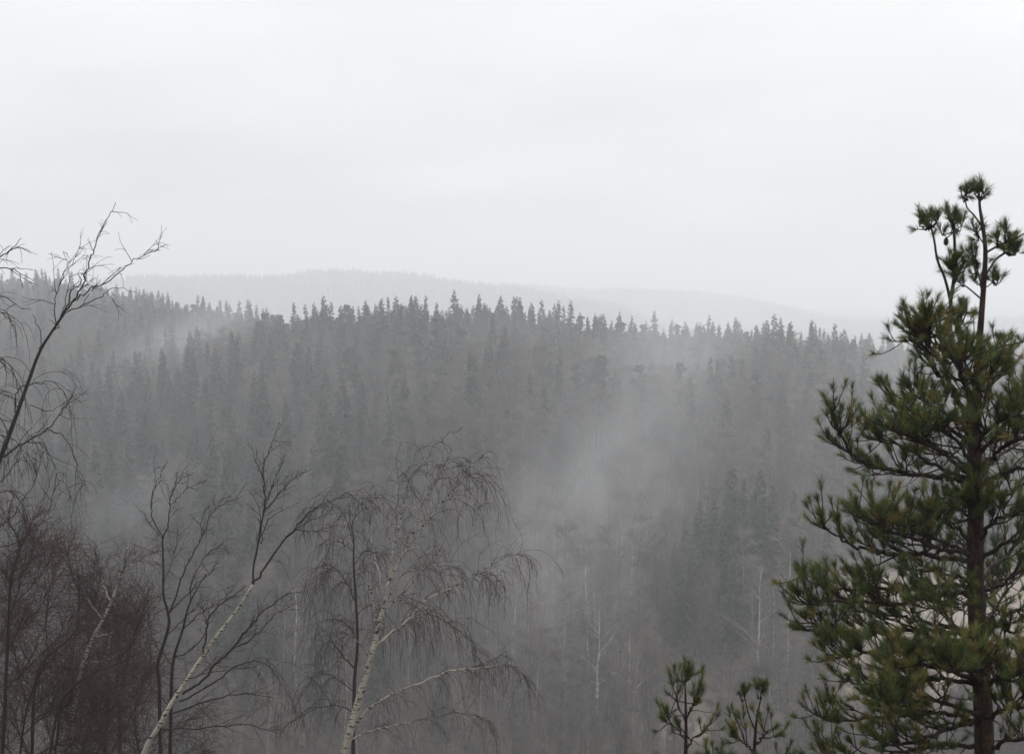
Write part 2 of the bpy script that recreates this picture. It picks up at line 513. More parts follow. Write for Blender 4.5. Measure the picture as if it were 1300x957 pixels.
def pine_model(seed, H=22.0):
    global rng
    keep = rng; rng = np.random.default_rng(seed)
    tr = MB()
    bx = np.cumsum(rng.normal(0, 0.18, 6)); by = np.cumsum(rng.normal(0, 0.18, 6))
    zs = np.linspace(-1, H * 0.95, 6)
    stem = smooth_path(np.stack([bx - bx[0], by - by[0], zs], -1), 4)
    tr.tubes(stem, np.linspace(0.2, 0.03, len(stem)), 5)
    cr = MB()
    nl = 22
    for k in range(nl):
        u = 0.42 + 0.56 * (k / (nl - 1))
        p = stem[min(int(u * (len(stem) - 1)), len(stem) - 1)]
        az = rng.uniform(0, 6.28)
        ln = (2.7 * (1 - (max(u - 0.5, 0) / 0.5) ** 1.1) + 0.35) * rng.uniform(0.45, 1.25)
        d = np.array([[math.cos(az), math.sin(az), rng.uniform(0.0, 0.8)]])
        br = grow(p[None], d, np.array([ln]), 5, -0.5, 0.12)
        tr.tubes(br, np.linspace(0.06, 0.015, 5)[None], 3)
        nc = 5
        for c in range(nc):
            cen = br[0, min(4, 1 + c)] + rng.normal(0, 0.3, 3) * [1, 1, 0.5]
            sz = rng.uniform(0.3, 0.62)
            m = 30
            off = rng.normal(size=(m, 3)); off = unit(off) * rng.random((m, 1)) ** 0.4 * sz * [1, 1, 0.75]
            dd = unit(off + rng.normal(size=(m, 3)) * 0.3 + [0, 0, 0.35])
            q = cen + off
            cr.blades(q, q + dd * rng.uniform(0.25, 0.5, (m, 1)), np.cross(dd, rng.normal(size=(m, 3))) * 0.10, np.clip(rng.normal(0.45, 0.2, m), 0, 1))
    rng = keep
    return tr, cr

def bare_model(seed, H=19.0, nl=22, spread=0.42, fine=1.0, rbase=0.13):
    global rng
    keep = rng; rng = np.random.default_rng(seed)
    tr = MB()
    bx = np.cumsum(rng.normal(0, 0.16, 8)); by = np.cumsum(rng.normal(0, 0.16, 8))
    stem = smooth_path(np.stack([bx - bx[0], by - by[0], np.concatenate([[-1.0], np.linspace(H * 0.12, H, 7)])], -1), 4)
    ns = len(stem)
    rad = rbase * (1 - np.linspace(0, 1, ns)) ** 0.8 + 0.012
    tr.tubes(stem, rad, 5)
    u = np.sort(rng.uniform(0.28, 0.97, nl))
    idx = (u * (ns - 1)).astype(int)
    az = rng.uniform(0, 6.28, nl)
    el = rng.uniform(0.7, 1.5, nl)
    d = np.stack([np.cos(az), np.sin(az), el], -1)
    ln = H * spread * (1.02 - u) ** 0.6 * rng.uniform(0.5, 1.0, nl) + 0.5
    limbs = grow(stem[idx], d, ln, 7, 0.25, 0.10)
    lr = np.minimum(rad[idx] * 0.55, 0.05)[:, None] * np.linspace(1, 0.25, 7)[None]
    tr.tubes(limbs, lr, 3)
    cr = MB()
    n2 = int(300 * fine)
    p, t, s, _ = pick_on(limbs, n2, 0.15, 1.0)
    q = grow(p, unit(t * 0.9 + rng.normal(size=(n2, 3)) * 0.55 + [0, 0, 0.15]), rng.uniform(0.7, 2.0, n2) * (1.15 - 0.5 * s), 5, 0.5, 0.15)
    cr.tubes(q, np.linspace(0.014, 0.007, 5)[None] * np.ones((n2, 1)), 3, rng.random(n2))
    n3 = int(1500 * fine)
    p, t, s, _ = pick_on(q, n3, 0.2, 1.0)
    q3 = grow(p, unit(t * 0.8 + rng.normal(size=(n3, 3)) * 0.5), rng.uniform(0.4, 1.1, n3), 3, 0.9, 0.15)
    cr.tubes(q3, np.linspace(0.011, 0.006, 3)[None] * np.ones((n3, 1)), 3, rng.random(n3))
    rng = keep
    return tr, cr

def joined(name, tr, cr, mats):
    b = MB()
    for k, src in enumerate((tr, cr)):
        n0 = b.n
        for v, a, t in zip(src.v, src.a, src.b):
            b.v.append(v); b.a.append(a); b.b.append(t)
        for f in src.f:
            b.f.append(f + n0); b.m.append(np.full(len(f), k))
        b.n += src.n
    return b.mesh(name, mats)

MODELS = {'spruce': [], 'pine': [], 'birch': []}
for k, (H, Rb, wh, nb, lo) in enumerate([(22, 3.4, 40, 9, 0.10), (23, 4.1, 40, 10, 0.06), (21, 3.1, 42, 8, 0.16), (20, 3.8, 36, 9, 0.05), (22, 2.8, 42, 8, 0.22)]):
    tr, cr = spruce_model(100 + k, H, Rb, wh, nb, lo)
    mats = [M['spruce_bark'], M['spruce']]
    MODELS['spruce'].append((H, tr.mesh('spruce_trunk', mats[:1]), cr.mesh('spruce_crown', mats[1:], False), joined('spruce_whole', tr, cr, mats)))
for k in range(4):
    tr, cr = pine_model(200 + k, 21.0)
    mats = [M['fpine_bark'], M['fpine']]
    MODELS['pine'].append((21.0, tr.mesh('pine_trunk', mats[:1]), cr.mesh('pine_crown', mats[1:], False), joined('pine_whole', tr, cr, mats)))
for k, (H, nl, sp, fi) in enumerate([(19, 22, 0.30, 1.0), (20, 26, 0.26, 1.1), (17, 20, 0.36, 1.0), (18, 24, 0.30, 1.3), (20, 18, 0.24, 0.8)]):
    tr, cr = bare_model(300 + k, H, nl, sp, fi)
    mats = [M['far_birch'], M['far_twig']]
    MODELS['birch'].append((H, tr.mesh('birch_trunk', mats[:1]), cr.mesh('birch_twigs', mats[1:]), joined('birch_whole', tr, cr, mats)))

M['pale_birch'] = bark_birch('pale_birch_bark', (0.62, 0.61, 0.58), (0.17, 0.145, 0.135), 0.010, 0.024, 0.62, 0.35)
MODELS['pale'] = []
for k, (H, nl, sp, fi, rb) in enumerate([(20, 18, 0.42, 0.8, 0.20), (19, 15, 0.36, 0.7, 0.17), (13, 11, 0.60, 0.6, 0.19), (20, 11, 0.26, 0.6, 0.14)]):
    tr, cr = bare_model(400 + k, H, nl, sp, fi, rb)
    mats = [M['pale_birch'], M['far_twig']]
    MODELS['pale'].append((H, tr.mesh('birch_trunk', mats[:1]), cr.mesh('birch_twigs', mats[1:]), None))
NAMES = {'pale': 'birch_tree', 'spruce': 'spruce_tree', 'pine': 'pine_tree', 'birch': 'birch_tree'}
CATS = {'pale': 'birch', 'spruce': 'spruce', 'pine': 'pine', 'birch': 'birch'}
PROTO = {}
def place_tree(kind, var, loc, rz, height, label, group=None, wide=1.0):
    H, tm, cm, _ = MODELS[kind][var]
    key = (kind, var)
    if key not in PROTO:
        t_ = bpy.data.objects.new('trunk', tm); c_ = bpy.data.objects.new('crown', cm)
        if kind in ('birch', 'pale'): c_['kind'] = 'stuff'
        PROTO[key] = (t_, c_, [0])
    t_, c_, used = PROTO[key]
    e = empty(NAMES[kind], loc, rz)
    s = height / H
    e.scale = (s * wide, s * wide, s)
    for o in (t_, c_):
        c = o if not used[0] else o.copy()
        COL.objects.link(c); c.parent = e
    used[0] = 1
    tag(e, label, CATS[kind], group)
    return e

def instancer(name, pts, var, scl, rot, meshes, label=None):
    """ONE object of kind stuff: far trees beyond the countable ones, set out by geometry nodes."""
    me = bpy.data.meshes.new(name)
    me.vertices.add(len(pts)); me.vertices.foreach_set('co', np.asarray(pts, np.float32).ravel())
    for nm, ty, dat in (('variant', 'INT', np.asarray(var, np.int32)), ('size', 'FLOAT', np.asarray(scl, np.float32)), ('turn', 'FLOAT', np.asarray(rot, np.float32))):
        at = me.attributes.new(nm, ty, 'POINT'); at.data.foreach_set('value', dat)
    o = bpy.data.objects.new(name, me); COL.objects.link(o)
    ng = bpy.data.node_groups.new(name, 'GeometryNodeTree')
    ng.interface.new_socket('Geometry', in_out='INPUT', socket_type='NodeSocketGeometry')
    ng.interface.new_socket('Geometry', in_out='OUTPUT', socket_type='NodeSocketGeometry')
    gi = ng.nodes.new('NodeGroupInput'); go = ng.nodes.new('NodeGroupOutput')
    iop = ng.nodes.new('GeometryNodeInstanceOnPoints')
    join = ng.nodes.new('GeometryNodeGeometryToInstance')
    for m in reversed(meshes):
        src = bpy.data.objects.new(name + '_model', m)
        oi = ng.nodes.new('GeometryNodeObjectInfo'); oi.inputs['Object'].default_value = src
        oi.inputs['As Instance'].default_value = False
        ng.links.new(oi.outputs['Geometry'], join.inputs[0])
    ng.links.new(gi.outputs[0], iop.inputs['Points']); ng.links.new(join.outputs[0], iop.inputs['Instance'])
    iop.inputs['Pick Instance'].default_value = True
    def named(nm, ty):
        a = ng.nodes.new('GeometryNodeInputNamedAttribute'); a.data_type = ty; a.inputs['Name'].default_value = nm
        return a.outputs['Attribute']
    ng.links.new(named('variant', 'INT'), iop.inputs['Instance Index'])
    ng.links.new(named('size', 'FLOAT'), iop.inputs['Scale'])
    cx = ng.nodes.new('ShaderNodeCombineXYZ'); ng.links.new(named('turn', 'FLOAT'), cx.inputs[2])
    ng.links.new(cx.outputs[0], iop.inputs['Rotation'])
    ng.links.new(iop.outputs[0], go.inputs[0])
    md = o.modifiers.new('scatter', 'NODES'); md.node_group = ng
    tag(o, label, None, None, 'stuff')
    return o

# ------------------------------------------------------------------ forest layout on the facing hillside
cand = []
d0 = 158.0
while d0 < 900:
    step = 4.7 if d0 < 560 else 6.5
    amax = 0.52
    n = int(2 * amax * d0 / step)
    a = (np.arange(n) + rng.uniform(-0.45, 0.45, n)) / n * 2 * amax - amax
    dd = d0 + rng.uniform(-0.5, 0.5, n) * step
    cand.append(np.stack([a * dd, dd], -1))
    d0 += step
ne = 560
ea = rng.uniform(-0.42, 0.42, ne)
ey = np.interp(CX + F * ea, PXK, CRD) * rng.uniform(0.96, 1.05, ne)
cand.append(np.stack([ea * ey, ey], -1))
cand = np.concatenate(cand)
cx_, cy_ = cand[:, 0], cand[:, 1]
cpx = CX + F * cx_ / cy_
ycr = np.interp(cpx, PXK, CRD)
keep = (cy_ < ycr + 70) & (meadow(cx_, cy_) < 0.15)
# small clearings along the valley floor
keep &= ~((cy_ < 185) & (rng.random(len(cy_)) < 0.15))
keep &= ~((cpx > 850) & (cpx < 1030) & (cy_ < 262) & (cy_ > 176) & (rng.random(len(cy_)) < 0.8))   # the spruce cluster stands there
cand, cpx, ycr = cand[keep], cpx[keep], ycr[keep]
cx_, cy_ = cand[:, 0], cand[:, 1]
cz = terrain_h(cx_, cy_)
rel = cy_ / ycr                       # 1 on the crest
# species: spruce share varies in patches
patch = 0.5 + 0.28 * np.sin(cx_ * 0.045 + 0.8) * np.sin(cy_ * 0.036 + 1.1) + 0.22 * np.sin(cx_ * 0.021 - cy_ * 0.013 + 0.5)
left_green = np.exp(-(((cpx - 240) / 230) ** 2)) * np.clip((cy_ - 175) / 40, 0, 1)
mid_bare = np.exp(-(((cpx - 780) / 260) ** 2)) * np.clip((0.93 - rel) / 0.1, 0, 1)
psp = np.clip(0.18 + 0.50 * (patch - 0.5) + 0.22 * left_green - 0.32 * mid_bare, 0.04, 0.9)
crestband = rel > 0.955
psp = np.where(crestband, 0.62, psp)
psp = np.where(cy_ < 186, 0.05, psp)
psp = np.where((cpx > 640) & (cpx < 1040) & (cy_ < 300), 0.0, psp)
u = rng.random(len(cy_))
kindv = np.where(u < psp, 0, 2)
kindv = np.where(crestband & (u > 0.62) & (u < 0.80), 1, kindv)
kindv = np.where((~crestband) & (rel > 0.75) & (u > 0.95), 1, kindv)
hts = np.where(kindv == 0, rng.normal(18.6, 3.6, len(u)), np.where(kindv == 1, rng.normal(19.5, 2.0, len(u)), rng.normal(16.5, 2.2, len(u))))
hts = np.where(crestband, 18.2 + (hts - 18.6) * 0.85 + 1.2 * np.exp(-((cpx - 590) / 110) ** 2), hts)
hts = np.clip(hts, 9, 25)
hts = np.where(cy_ < 200, hts * np.interp(cy_, [158, 200], [0.62, 1.0]), hts)
hts = np.where(crestband & (kindv == 2), hts * 0.92, hts)
KN = ['spruce', 'pine', 'birch']
rots = rng.uniform(0, 6.28, len(u))
vrs = np.array([rng.integers(0, len(MODELS[KN[k]])) for k in kindv])
inframe = np.abs(cpx - CX) < 665
# skyline trees: the highest of their narrow column
toprow = HY - F * (cz + hts) / cy_
sky_tree = np.zeros(len(u), bool)
colb = ((cpx + 20) // 7).astype(int)
for b in np.unique(colb):
    ids = np.where((colb == b) & inframe)[0]
    if len(ids): sky_tree[ids[np.argsort(toprow[ids])[:1]]] = True
thing = sky_tree.copy()
for k, lim in ((0, 285), (1, 90), (2, 280)):
    ids = np.where((kindv == k) & inframe & ~thing)[0]
    left = lim - int((thing & (kindv == k)).sum())
    if k == 0:      # the nearest that still rise clear of their neighbours
        score = cy_[ids] - 3.0 * (hts[ids] - 19)
    else:
        score = cy_[ids]
    thing[ids[np.argsort(score)[:max(left, 0)]]] = True

def forest_label(k, px, sky_, y, relv):
    nm = KN[k]
    if sky_:
        where = ('on the highest left end of the ridge' if px < 120 else 'on the falling left shoulder of the ridge' if px < 330 else 'in the dip left of the crest' if px < 460 else
                 'on the dark middle crest of the ridge' if px < 720 else 'on the crest right of the middle' if px < 900 else 'on the right crest above the spruce cluster' if px < 1060 else 'on the fading right end of the ridge')
        what = {'spruce': 'pointed spruce against the sky', 'pine': 'round-headed pine against sky', 'birch': 'bare grey birch against the sky'}[nm]
        return what + ' ' + where, nm + ' trees ' + where
    near = ('behind the reddish tangle' if px < 180 else 'behind the dark forked birch' if px < 300 else 'behind the leaning white birch' if px < 420 else
            'behind the weeping birch' if px < 640 else 'in the drifting mist' if px < 800 else 'around the dark spruce cluster' if px < 1020 else 'behind the near pine')
    if y < 205 and nm == 'birch':
        return 'slender bare birch on the valley floor ' + near, 'bare birches on the valley floor ' + near
    if relv > 0.8:
        part = 'high on the hillside ' + near
    else:
        part = 'on the lower hillside ' + near
    what = {'spruce': 'dark green spruce', 'pine': 'rounded forest pine', 'birch': 'leafless grey-brown birch'}[nm]
    return what + ' ' + part, nm + ' trees ' + part

for i in np.where(thing)[0]:
    lb, gr = forest_label(kindv[i], cpx[i], sky_tree[i], cy_[i], rel[i])
    place_tree(KN[kindv[i]], int(vrs[i]), (cx_[i], cy_[i], cz[i]), rots[i], hts[i], lb, gr, (0.82 + 0.4 * ((i * 0.618) % 1.0) ** 2) if crestband[i] else 0.9 + 0.3 * ((i * 0.618) % 1.0))
for k, nm in enumerate(KN):
    ids = np.where((kindv == k) & ~thing)[0]
    if len(ids):
        Hs = np.array([MODELS[nm][v][0] for v in vrs[ids]])
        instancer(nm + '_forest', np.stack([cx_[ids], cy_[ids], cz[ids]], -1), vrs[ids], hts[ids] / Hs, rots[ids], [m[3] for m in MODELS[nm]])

n = 2600
ud = rng.uniform(152, 215, n); ua = rng.uniform(-0.5, 0.5, n); ux = ua * ud
ok = (meadow(ux, ud) < 0.3) | (rng.random(n) < 0.06)
ux, ud = ux[ok], ud[ok]
instancer('undergrowth', np.stack([ux, ud, terrain_h(ux, ud) + 0.0], -1), rng.integers(0, 5, len(ux)), rng.uniform(0.12, 0.36, len(ux)), rng.uniform(0, 6.28, len(ux)), [m[3] for m in MODELS['birch']])

# the dark spruce cluster at the foot of the right slope
ORD = ['leftmost', 'second', 'third', 'fourth', 'fifth', 'sixth', 'seventh', 'eighth', 'ninth', 'tenth']
clus = [(872, 652, 236), (890, 636, 232), (908, 622, 240), (930, 590, 236), (946, 607, 244), (966, 596, 238), (984, 612, 246), (1010, 624, 252)]
for q, (px, py, yy) in enumerate(clus):
    x = (px - CX) / F * yy; z = float(terrain_h(x, yy)); top = P(px, py, yy)[2]
    lab = ('tallest spruce of the dark cluster at the foot of the right slope' if q == 3 else
           ORD[q] + (' spruce of the dark cluster at the right slope foot' if q == 0 else ' spruce from the left in the dark cluster at the right slope foot'))
    place_tree('spruce', [0, 1, 3, 0, 2, 1, 4, 2][q], (x, yy, z), q * 1.3, top - z, lab, 'dark spruce cluster at the foot of the right slope', 1.2)
for q, (px, py, yy) in enumerate([(858, 690, 226), (898, 672, 222), (920, 660, 224), (952, 655, 226), (938, 690, 218), (880, 705, 218), (868, 735, 214), (905, 742, 212), (930, 748, 211), (850, 722, 220), (836, 716, 224)]):
    x = (px - CX) / F * yy; z = float(terrain_h(x, yy)); top = P(px, py, yy)[2]
    place_tree('spruce', [3, 1, 0, 3, 1, 2, 1, 3, 0, 2, 1][q], (x, yy, z), q * 1.7, top - z, 'shorter spruce in front of the tall dark spruce cluster', 'shorter spruces in front of the dark cluster', 1.15)

# pale birches standing clear on the valley floor
vb = [(966, 716, 200, 0, 'tallest pale birch with forked white trunk at the meadow edge'),
      (984, 738, 198, 1, 'white birch close beside the tallest pale birch at the meadow edge'),
      (1004, 716, 206, 3, 'thin white birch between the meadow and the paired pale birches'),
      (760, 772, 182, 2, 'small white birch with wide V forks alone below the drifting mist'),
      (806, 798, 180, 2, 'small pale birch right of the wide forked birch on the valley floor'),
      (716, 760, 188, 3, 'thin pale birch left of the wide forked birch on the valley floor'),
      (748, 690, 200, 3, 'slender white birch rising through the drifting mist on the valley floor'),
      (372, 742, 190, 1, 'pale birch seen between the leaning birch and the weeping birch')]
for px, py, yy, v, lab in vb:
    x = (px - CX) / F * yy; z = float(terrain_h(x, yy)); top = P(px, py, yy)[2]
    place_tree('pale', v, (x, yy, z), px * 0.7, top - z, lab, 'pale birches on the valley floor', 1.1)

# forest skin of the far hills: one mass each
def lowspruce():
    b = MB()
    H = 16.0
    b.tubes(np.array([[0, 0, -2], [0, 0, 4.0]]), np.array([0.25, 0.2]), 3)
    for k in range(6):
        z0 = 2.0 + k * 2.3; rd = 2.6 * (1 - k / 6.2) + 0.2
        an = np.arange(7) * 6.283 / 7 + k
        ring = np.stack([np.cos(an) * rd * (0.8 + 0.4 * (np.arange(7) % 2)), np.sin(an) * rd * (0.8 + 0.4 * (np.arange(7) % 2)), np.full(7, z0)], -1)
        b.add(np.vstack([ring, [[0, 0, z0 + 3.6]]]), np.array([[q, (q + 1) % 7, 7] for q in range(7)]), 0, 0.4, 0)
    return b.mesh('far_spruce', [M['spruce']], False)
def lowround():
    b = MB()
    n = 60
    o = unit(rng.normal(size=(n, 3))) * (rng.random((n, 1)) ** 0.4) * [2.4, 2.4, 4.0] + [0, 0, 9.5]
    d = unit(rng.normal(size=(n, 3)))
    b.blades(o, o + d * 2.0, np.cross(d, rng.normal(size=(n, 3))) * 0.5, 0.6)
    return b.mesh('far_round', [M['fpine']], False)
lows = [lowspruce(), lowround()]
for g, n in ((HA, 9000), (HB, 9000), (HC, 5000)):
    a = rng.uniform(0, 19.99, n); b = rng.uniform(0, 118.99, n)
    ai, bi = a.astype(int), b.astype(int); fa, fb = (a - ai)[:, None], (b - bi)[:, None]
    p = (g[ai, bi] * (1 - fa) + g[ai + 1, bi] * fa) * (1 - fb) + (g[ai, bi + 1] * (1 - fa) + g[ai + 1, bi + 1] * fa) * fb
    instancer('far_forest', p, (rng.random(n) < 0.35).astype(int), rng.uniform(0.55, 1.1, n), rng.uniform(0, 6.28, n), lows)

# ------------------------------------------------------------------ foreground birches
class Birch:
    def __init__(self, label, Y0, bark, k=0.6):
        self.Y0, self.bark, self.k, self.twig = Y0, bark, k, 'twig'
        self.label = label
        self.root = None
        self.parts = []          # (path, radii)
    def start(self, trunk_px, r_px, dY=0.0):
        """trunk given as photo points; radii in px at the same points"""
        Y = np.linspace(self.Y0, self.Y0 + dY, len(trunk_px))
        pts = np.array([P(x, y, yy) for (x, y), yy in zip(trunk_px, Y)])
        base = pts[0]
        gz = float(terrain_h(base[0], base[1])) - 0.15
        self.root = empty('birch_tree', (base[0], base[1], gz))
        tag(self.root, self.label, 'birch')
        self.off = np.array([base[0], base[1], gz])
        # carry the trunk down to the slope, curving to plumb
        if base[2] > gz + 0.3:
            pts = np.vstack([[base[0] + (base[0] - pts[1][0]) * 0.3, base[1], gz], pts])
            r_px = [r_px[0] * 1.35] + list(r_px)
            Y = np.concatenate([[Y[0]], Y])
        sp = smooth_path(pts, 6)
        rad = np.interp(np.linspace(0, 1, len(sp)), np.linspace(0, 1, len(pts)), np.array(r_px) / F * Y * self.k)
        sp = sp + np.cumsum(rng.normal(0, 0.15, sp.shape) * rad[:, None] * 0.5, axis=0) * 0.5
        b = MB(); b.tubes(sp - self.off, rad, 8)
        self.trunk = b.build('trunk', M[self.bark], self.root)
        self.trunk_path = sp
        return self
    def limb(self, px, r0, r1, style='up', dY=None, Ys=None, density=1.0, tw=1.0):
        y0 = self.Y0 if Ys is None else Ys
        if dY is None: dY = rng.uniform(-1.0, 1.0) * 0.02 * self.Y0
        Y = np.linspace(y0, y0 + dY, len(px))
        pts = np.array([P(x, y, yy) for (x, y), yy in zip(px, Y)])
        sp = smooth_path(pts, 5)
        rad = np.interp(np.linspace(0, 1, len(sp)), [0, 1], np.array([r0, r1]) / F * y0 * self.k)
        sp[1:-1] += rng.normal(0, 0.010, sp[1:-1].shape)
        b = MB(); b.tubes(sp - self.off, rad, 6)
        br = b.build('branch', M[self.bark], self.root)
        self.twigs(br, sp, rad, style, density, tw)
        return sp
    def twigs(self, parent, sp, rad, style, density=1.0, tw=1.0):
        seg = np.linalg.norm(np.diff(sp, axis=0), axis=1).sum()
        path = sp[None]
        b = MB()
        rt = max(0.0035, 0.26 / F * self.Y0)
        if style == 'none':
            return
        if style == 'weep':
            n = max(3, int(seg / 0.085 * density))
            p, t, s, _ = pick_on(path, n, 0.12, 1.0)
            d = unit(t * 0.75 + rng.normal(size=(n, 3)) * [0.6, 0.6, 0.35] + [0, 0, 0.25])
            ln = rng.uniform(0.5, 1.5, n) * tw * (0.8 + 0.7 * (rng.random(n) < 0.3))
            q = grow(p, d, ln, 8, rng.uniform(0.9, 4.6, n), 0.15)
            b.tubes(q - self.off, np.linspace(rt * 1.25, rt * 0.6, 8)[None] * np.ones((n, 1)), 3, rng.random(n))
            n2 = int(n * 2.6)
            p, t, s, _ = pick_on(q, n2, 0.15, 0.95)
            q2 = grow(p, unit(t * 0.6 + rng.normal(size=(n2, 3)) * [0.45, 0.45, 0.25]), rng.uniform(0.3, 1.0, n2) * tw, 6, rng.uniform(1.5, 5.0, n2), 0.13)
            b.tubes(q2 - self.off, np.linspace(rt * 0.8, rt * 0.5, 6)[None] * np.ones((n2, 1)), 3, rng.random(n2))
        elif style == 'up' or style == 'bush':
            n = max(3, int(seg / (0.15 if style == 'up' else 0.10) * density))
            p, t, s, _ = pick_on(path, n, 0.18, 1.0)
            d = unit(t * 0.85 + rng.normal(size=(n, 3)) * 0.5 + [0, 0, 0.22])
            ln = rng.uniform(0.35, 1.0, n) * tw * (1.15 - 0.55 * s)
            q = grow(p, d, ln, 7, rng.uniform(-0.3, 0.6, n), 0.13)
            b.tubes(q - self.off, np.linspace(rt * 1.5, rt * 0.6, 7)[None] * np.ones((n, 1)), 3, rng.random(n))
            n2 = int(n * (2.4 if style == 'up' else 5.0))
            p, t, s, _ = pick_on(q, n2, 0.2, 0.95)
            q2 = grow(p, unit(t * 0.75 + rng.normal(size=(n2, 3)) * 0.45), rng.uniform(0.15, 0.5, n2) * tw, 5, rng.uniform(-0.2, 1.2, n2), 0.14)
            b.tubes(q2 - self.off, np.linspace(rt * 0.85, rt * 0.5, 5)[None] * np.ones((n2, 1)), 3, rng.random(n2))
            if style == 'bush':
                n3 = int(n2 * 1.3)
                p, t, s, _ = pick_on(q2, n3, 0.1, 0.9)
                q3 = grow(p, unit(t * 0.7 + rng.normal(size=(n3, 3)) * 0.5), rng.uniform(0.12, 0.4, n3) * tw, 4, rng.uniform(0.0, 1.6, n3), 0.14)
                b.tubes(q3 - self.off, np.linspace(rt * 0.7, rt * 0.5, 4)[None] * np.ones((n3, 1)), 3, rng.random(n3))
        tag(b.build('twigs', M[self.twig], parent), kind='stuff')

# A: leaning birch reaching into the sky at the left
A = Birch('leaning forked birch whose bare top reaches above the ridge into the white sky', 18.0, 'birch_dark', 0.43)
A.start([(-95, 1000), (-68, 800), (-30, 660), (8, 560), (30, 500), (48, 450), (62, 425), (82, 395)], [11, 10, 8.5, 6.5, 5.2, 4.4, 3.8, 3.2])
A.limb([(82, 395), (100, 372), (110, 345), (117, 320), (125, 300), (135, 280), (147, 257)], 2.8, 0.8, 'up', density=0.9, tw=0.55)
A.limb([(90, 384), (110, 370), (140, 355), (165, 335), (190, 320), (204, 318)], 2.4, 0.7, 'up', density=0.9, tw=0.55)
A.limb([(80, 398), (100, 390), (128, 376), (145, 366), (174, 371)], 2.2, 0.6, 'up', density=0.35, tw=0.5)
A.limb([(72, 410), (86, 386), (91, 368), (102, 362), (100, 349)], 2.6, 1.2, 'none')
A.limb([(66, 420), (75, 414), (62, 406)], 1.6, 0.8, 'none')
A.limb([(52, 446), (52, 425), (42, 400)], 1.7, 1.0, 'none')
A.limb([(70, 414), (70, 385), (78, 358), (90, 335), (106, 314)], 1.8, 0.5, 'up', density=0.9, tw=0.6)
A.limb([(74, 408), (83, 380), (88, 355), (86, 335), (80, 318)], 1.5, 0.5, 'up', density=0.8, tw=0.5)
A.limb([(20, 525), (20, 500), (30, 490), (48, 486), (70, 486), (82, 502), (86, 520)], 2.2, 0.7, 'weep', density=0.5, tw=0.5)
A.limb([(-4, 585), (30, 562), (60, 545), (74, 528), (86, 511)], 3.0, 1.2, 'up', density=0.8, tw=0.55)
A.limb([(60, 545), (78, 552), (92, 572), (100, 600), (108, 625)], 1.6, 0.5, 'weep', density=0.55, tw=0.45)
A.limb([(34, 560), (55, 566), (68, 590), (78, 625)], 1.6, 0.5, 'weep', density=0.55, tw=0.45)
A.limb([(38, 514), (58, 522), (72, 518), (86, 512), (114, 507)], 1.4, 0.4, 'up', density=0.6, tw=0.5)
A.limb([(-10, 620), (6, 605), (22, 585), (30, 565)], 2.2, 0.7, 'weep', density=0.5, tw=0.45)
A.limb([(10, 556), (0, 552), (-16, 556)], 1.5, 0.8, 'weep', density=0.6, tw=0.45)
A.limb([(22, 520), (16, 506), (0, 500), (-20, 508)], 2.0, 0.7, 'weep', density=0.9, tw=0.55)
A.limb([(-34, 668), (0, 625), (28, 640), (42, 690)], 2.0, 0.6, 'weep', density=0.5, tw=0.5)
A.limb([(-40, 690), (10, 660), (45, 610), (52, 570)], 1.8, 0.5, 'up', density=0.7, tw=0.5)
A.limb([(-40, 690), (20, 690), (60, 650), (72, 600)], 1.8, 0.5, 'up', density=0.7, tw=0.5)

# B: birch just outside the left edge, only its branch tips in view
B = Birch('birch at the left edge with only thin bare branch tips showing against sky and slope', 15.5, 'birch_dark')
B.start([(-330, 1200), (-310, 900), (-280, 650), (-250, 480), (-225, 360), (-205, 260)], [13, 11, 9, 6, 4, 2])
B.limb([(-235, 400), (-150, 370), (-70, 345), (0, 327), (14, 316), (27, 302)], 3.0, 0.6, 'up', density=0.45, tw=0.5)
B.limb([(-238, 420), (-150, 380), (-60, 345), (0, 340), (20, 345), (42, 356)], 2.6, 0.5, 'up', density=0.5, tw=0.5)
B.limb([(-250, 480), (-150, 420), (-60, 370), (0, 378), (30, 393)], 2.6, 0.6, 'up', density=0.4, tw=0.5)
B.limb([(-260, 520), (-160, 440), (-70, 400), (-10, 395), (12, 405)], 2.8, 0.6, 'weep', density=0.4, tw=0.5)
B.limb([(-270, 590), (-160, 500), (-60, 455), (-10, 450), (12, 475)], 3.0, 0.6, 'weep', density=0.5, tw=0.6)
B.limb([(-275, 640), (-160, 560), (-70, 520), (-14, 520), (18, 560)], 3.0, 0.6, 'weep', density=0.5, tw=0.6)

# C: the tangle of reddish bare birches filling the lower left
def tangle(label, stem, rpx, Y0, bark, limbs, tw=1.0, dens=1.0, style='bush'):
    b = Birch(label, Y0, bark, 0.5 if bark == 'birch' else 0.44)
    dens *= 1.0 if bark == 'birch' else 1.45; tw *= 1.1
    b.twig = 'red_twig'
    dn = 0 if bark == 'birch' else 24
    stem = [(x, y + dn) for x, y in stem]; limbs = [[(x, y + dn) for x, y in l] for l in limbs]
    b.start(stem, rpx)
    b.twigs(b.root.children[0] if b.root.children else b.root, b.trunk_path[len(b.trunk_path) // 2:], None, style, dens, tw)
    for l in limbs:
        b.limb(l, 2.2, 0.6, style, density=dens, tw=tw)
    return b
tangle('white-flecked birch leaning right in the reddish tangle of twigs', [(88, 960), (95, 890), (105, 842), (118, 808), (130, 785), (142, 758), (150, 735), (158, 698)], [7, 6, 5.2, 4.6, 4.0, 3.4, 2.8, 1.2], 26, 'birch',
       [[(140, 762), (128, 735), (122, 705)], [(150, 735), (165, 718), (178, 712), (186, 730)], [(130, 785), (112, 760), (104, 720)], [(118, 808), (150, 800), (178, 770)], [(105, 842), (140, 835), (172, 815)], [(158, 700), (165, 692), (172, 690)]], 0.9, 0.8)
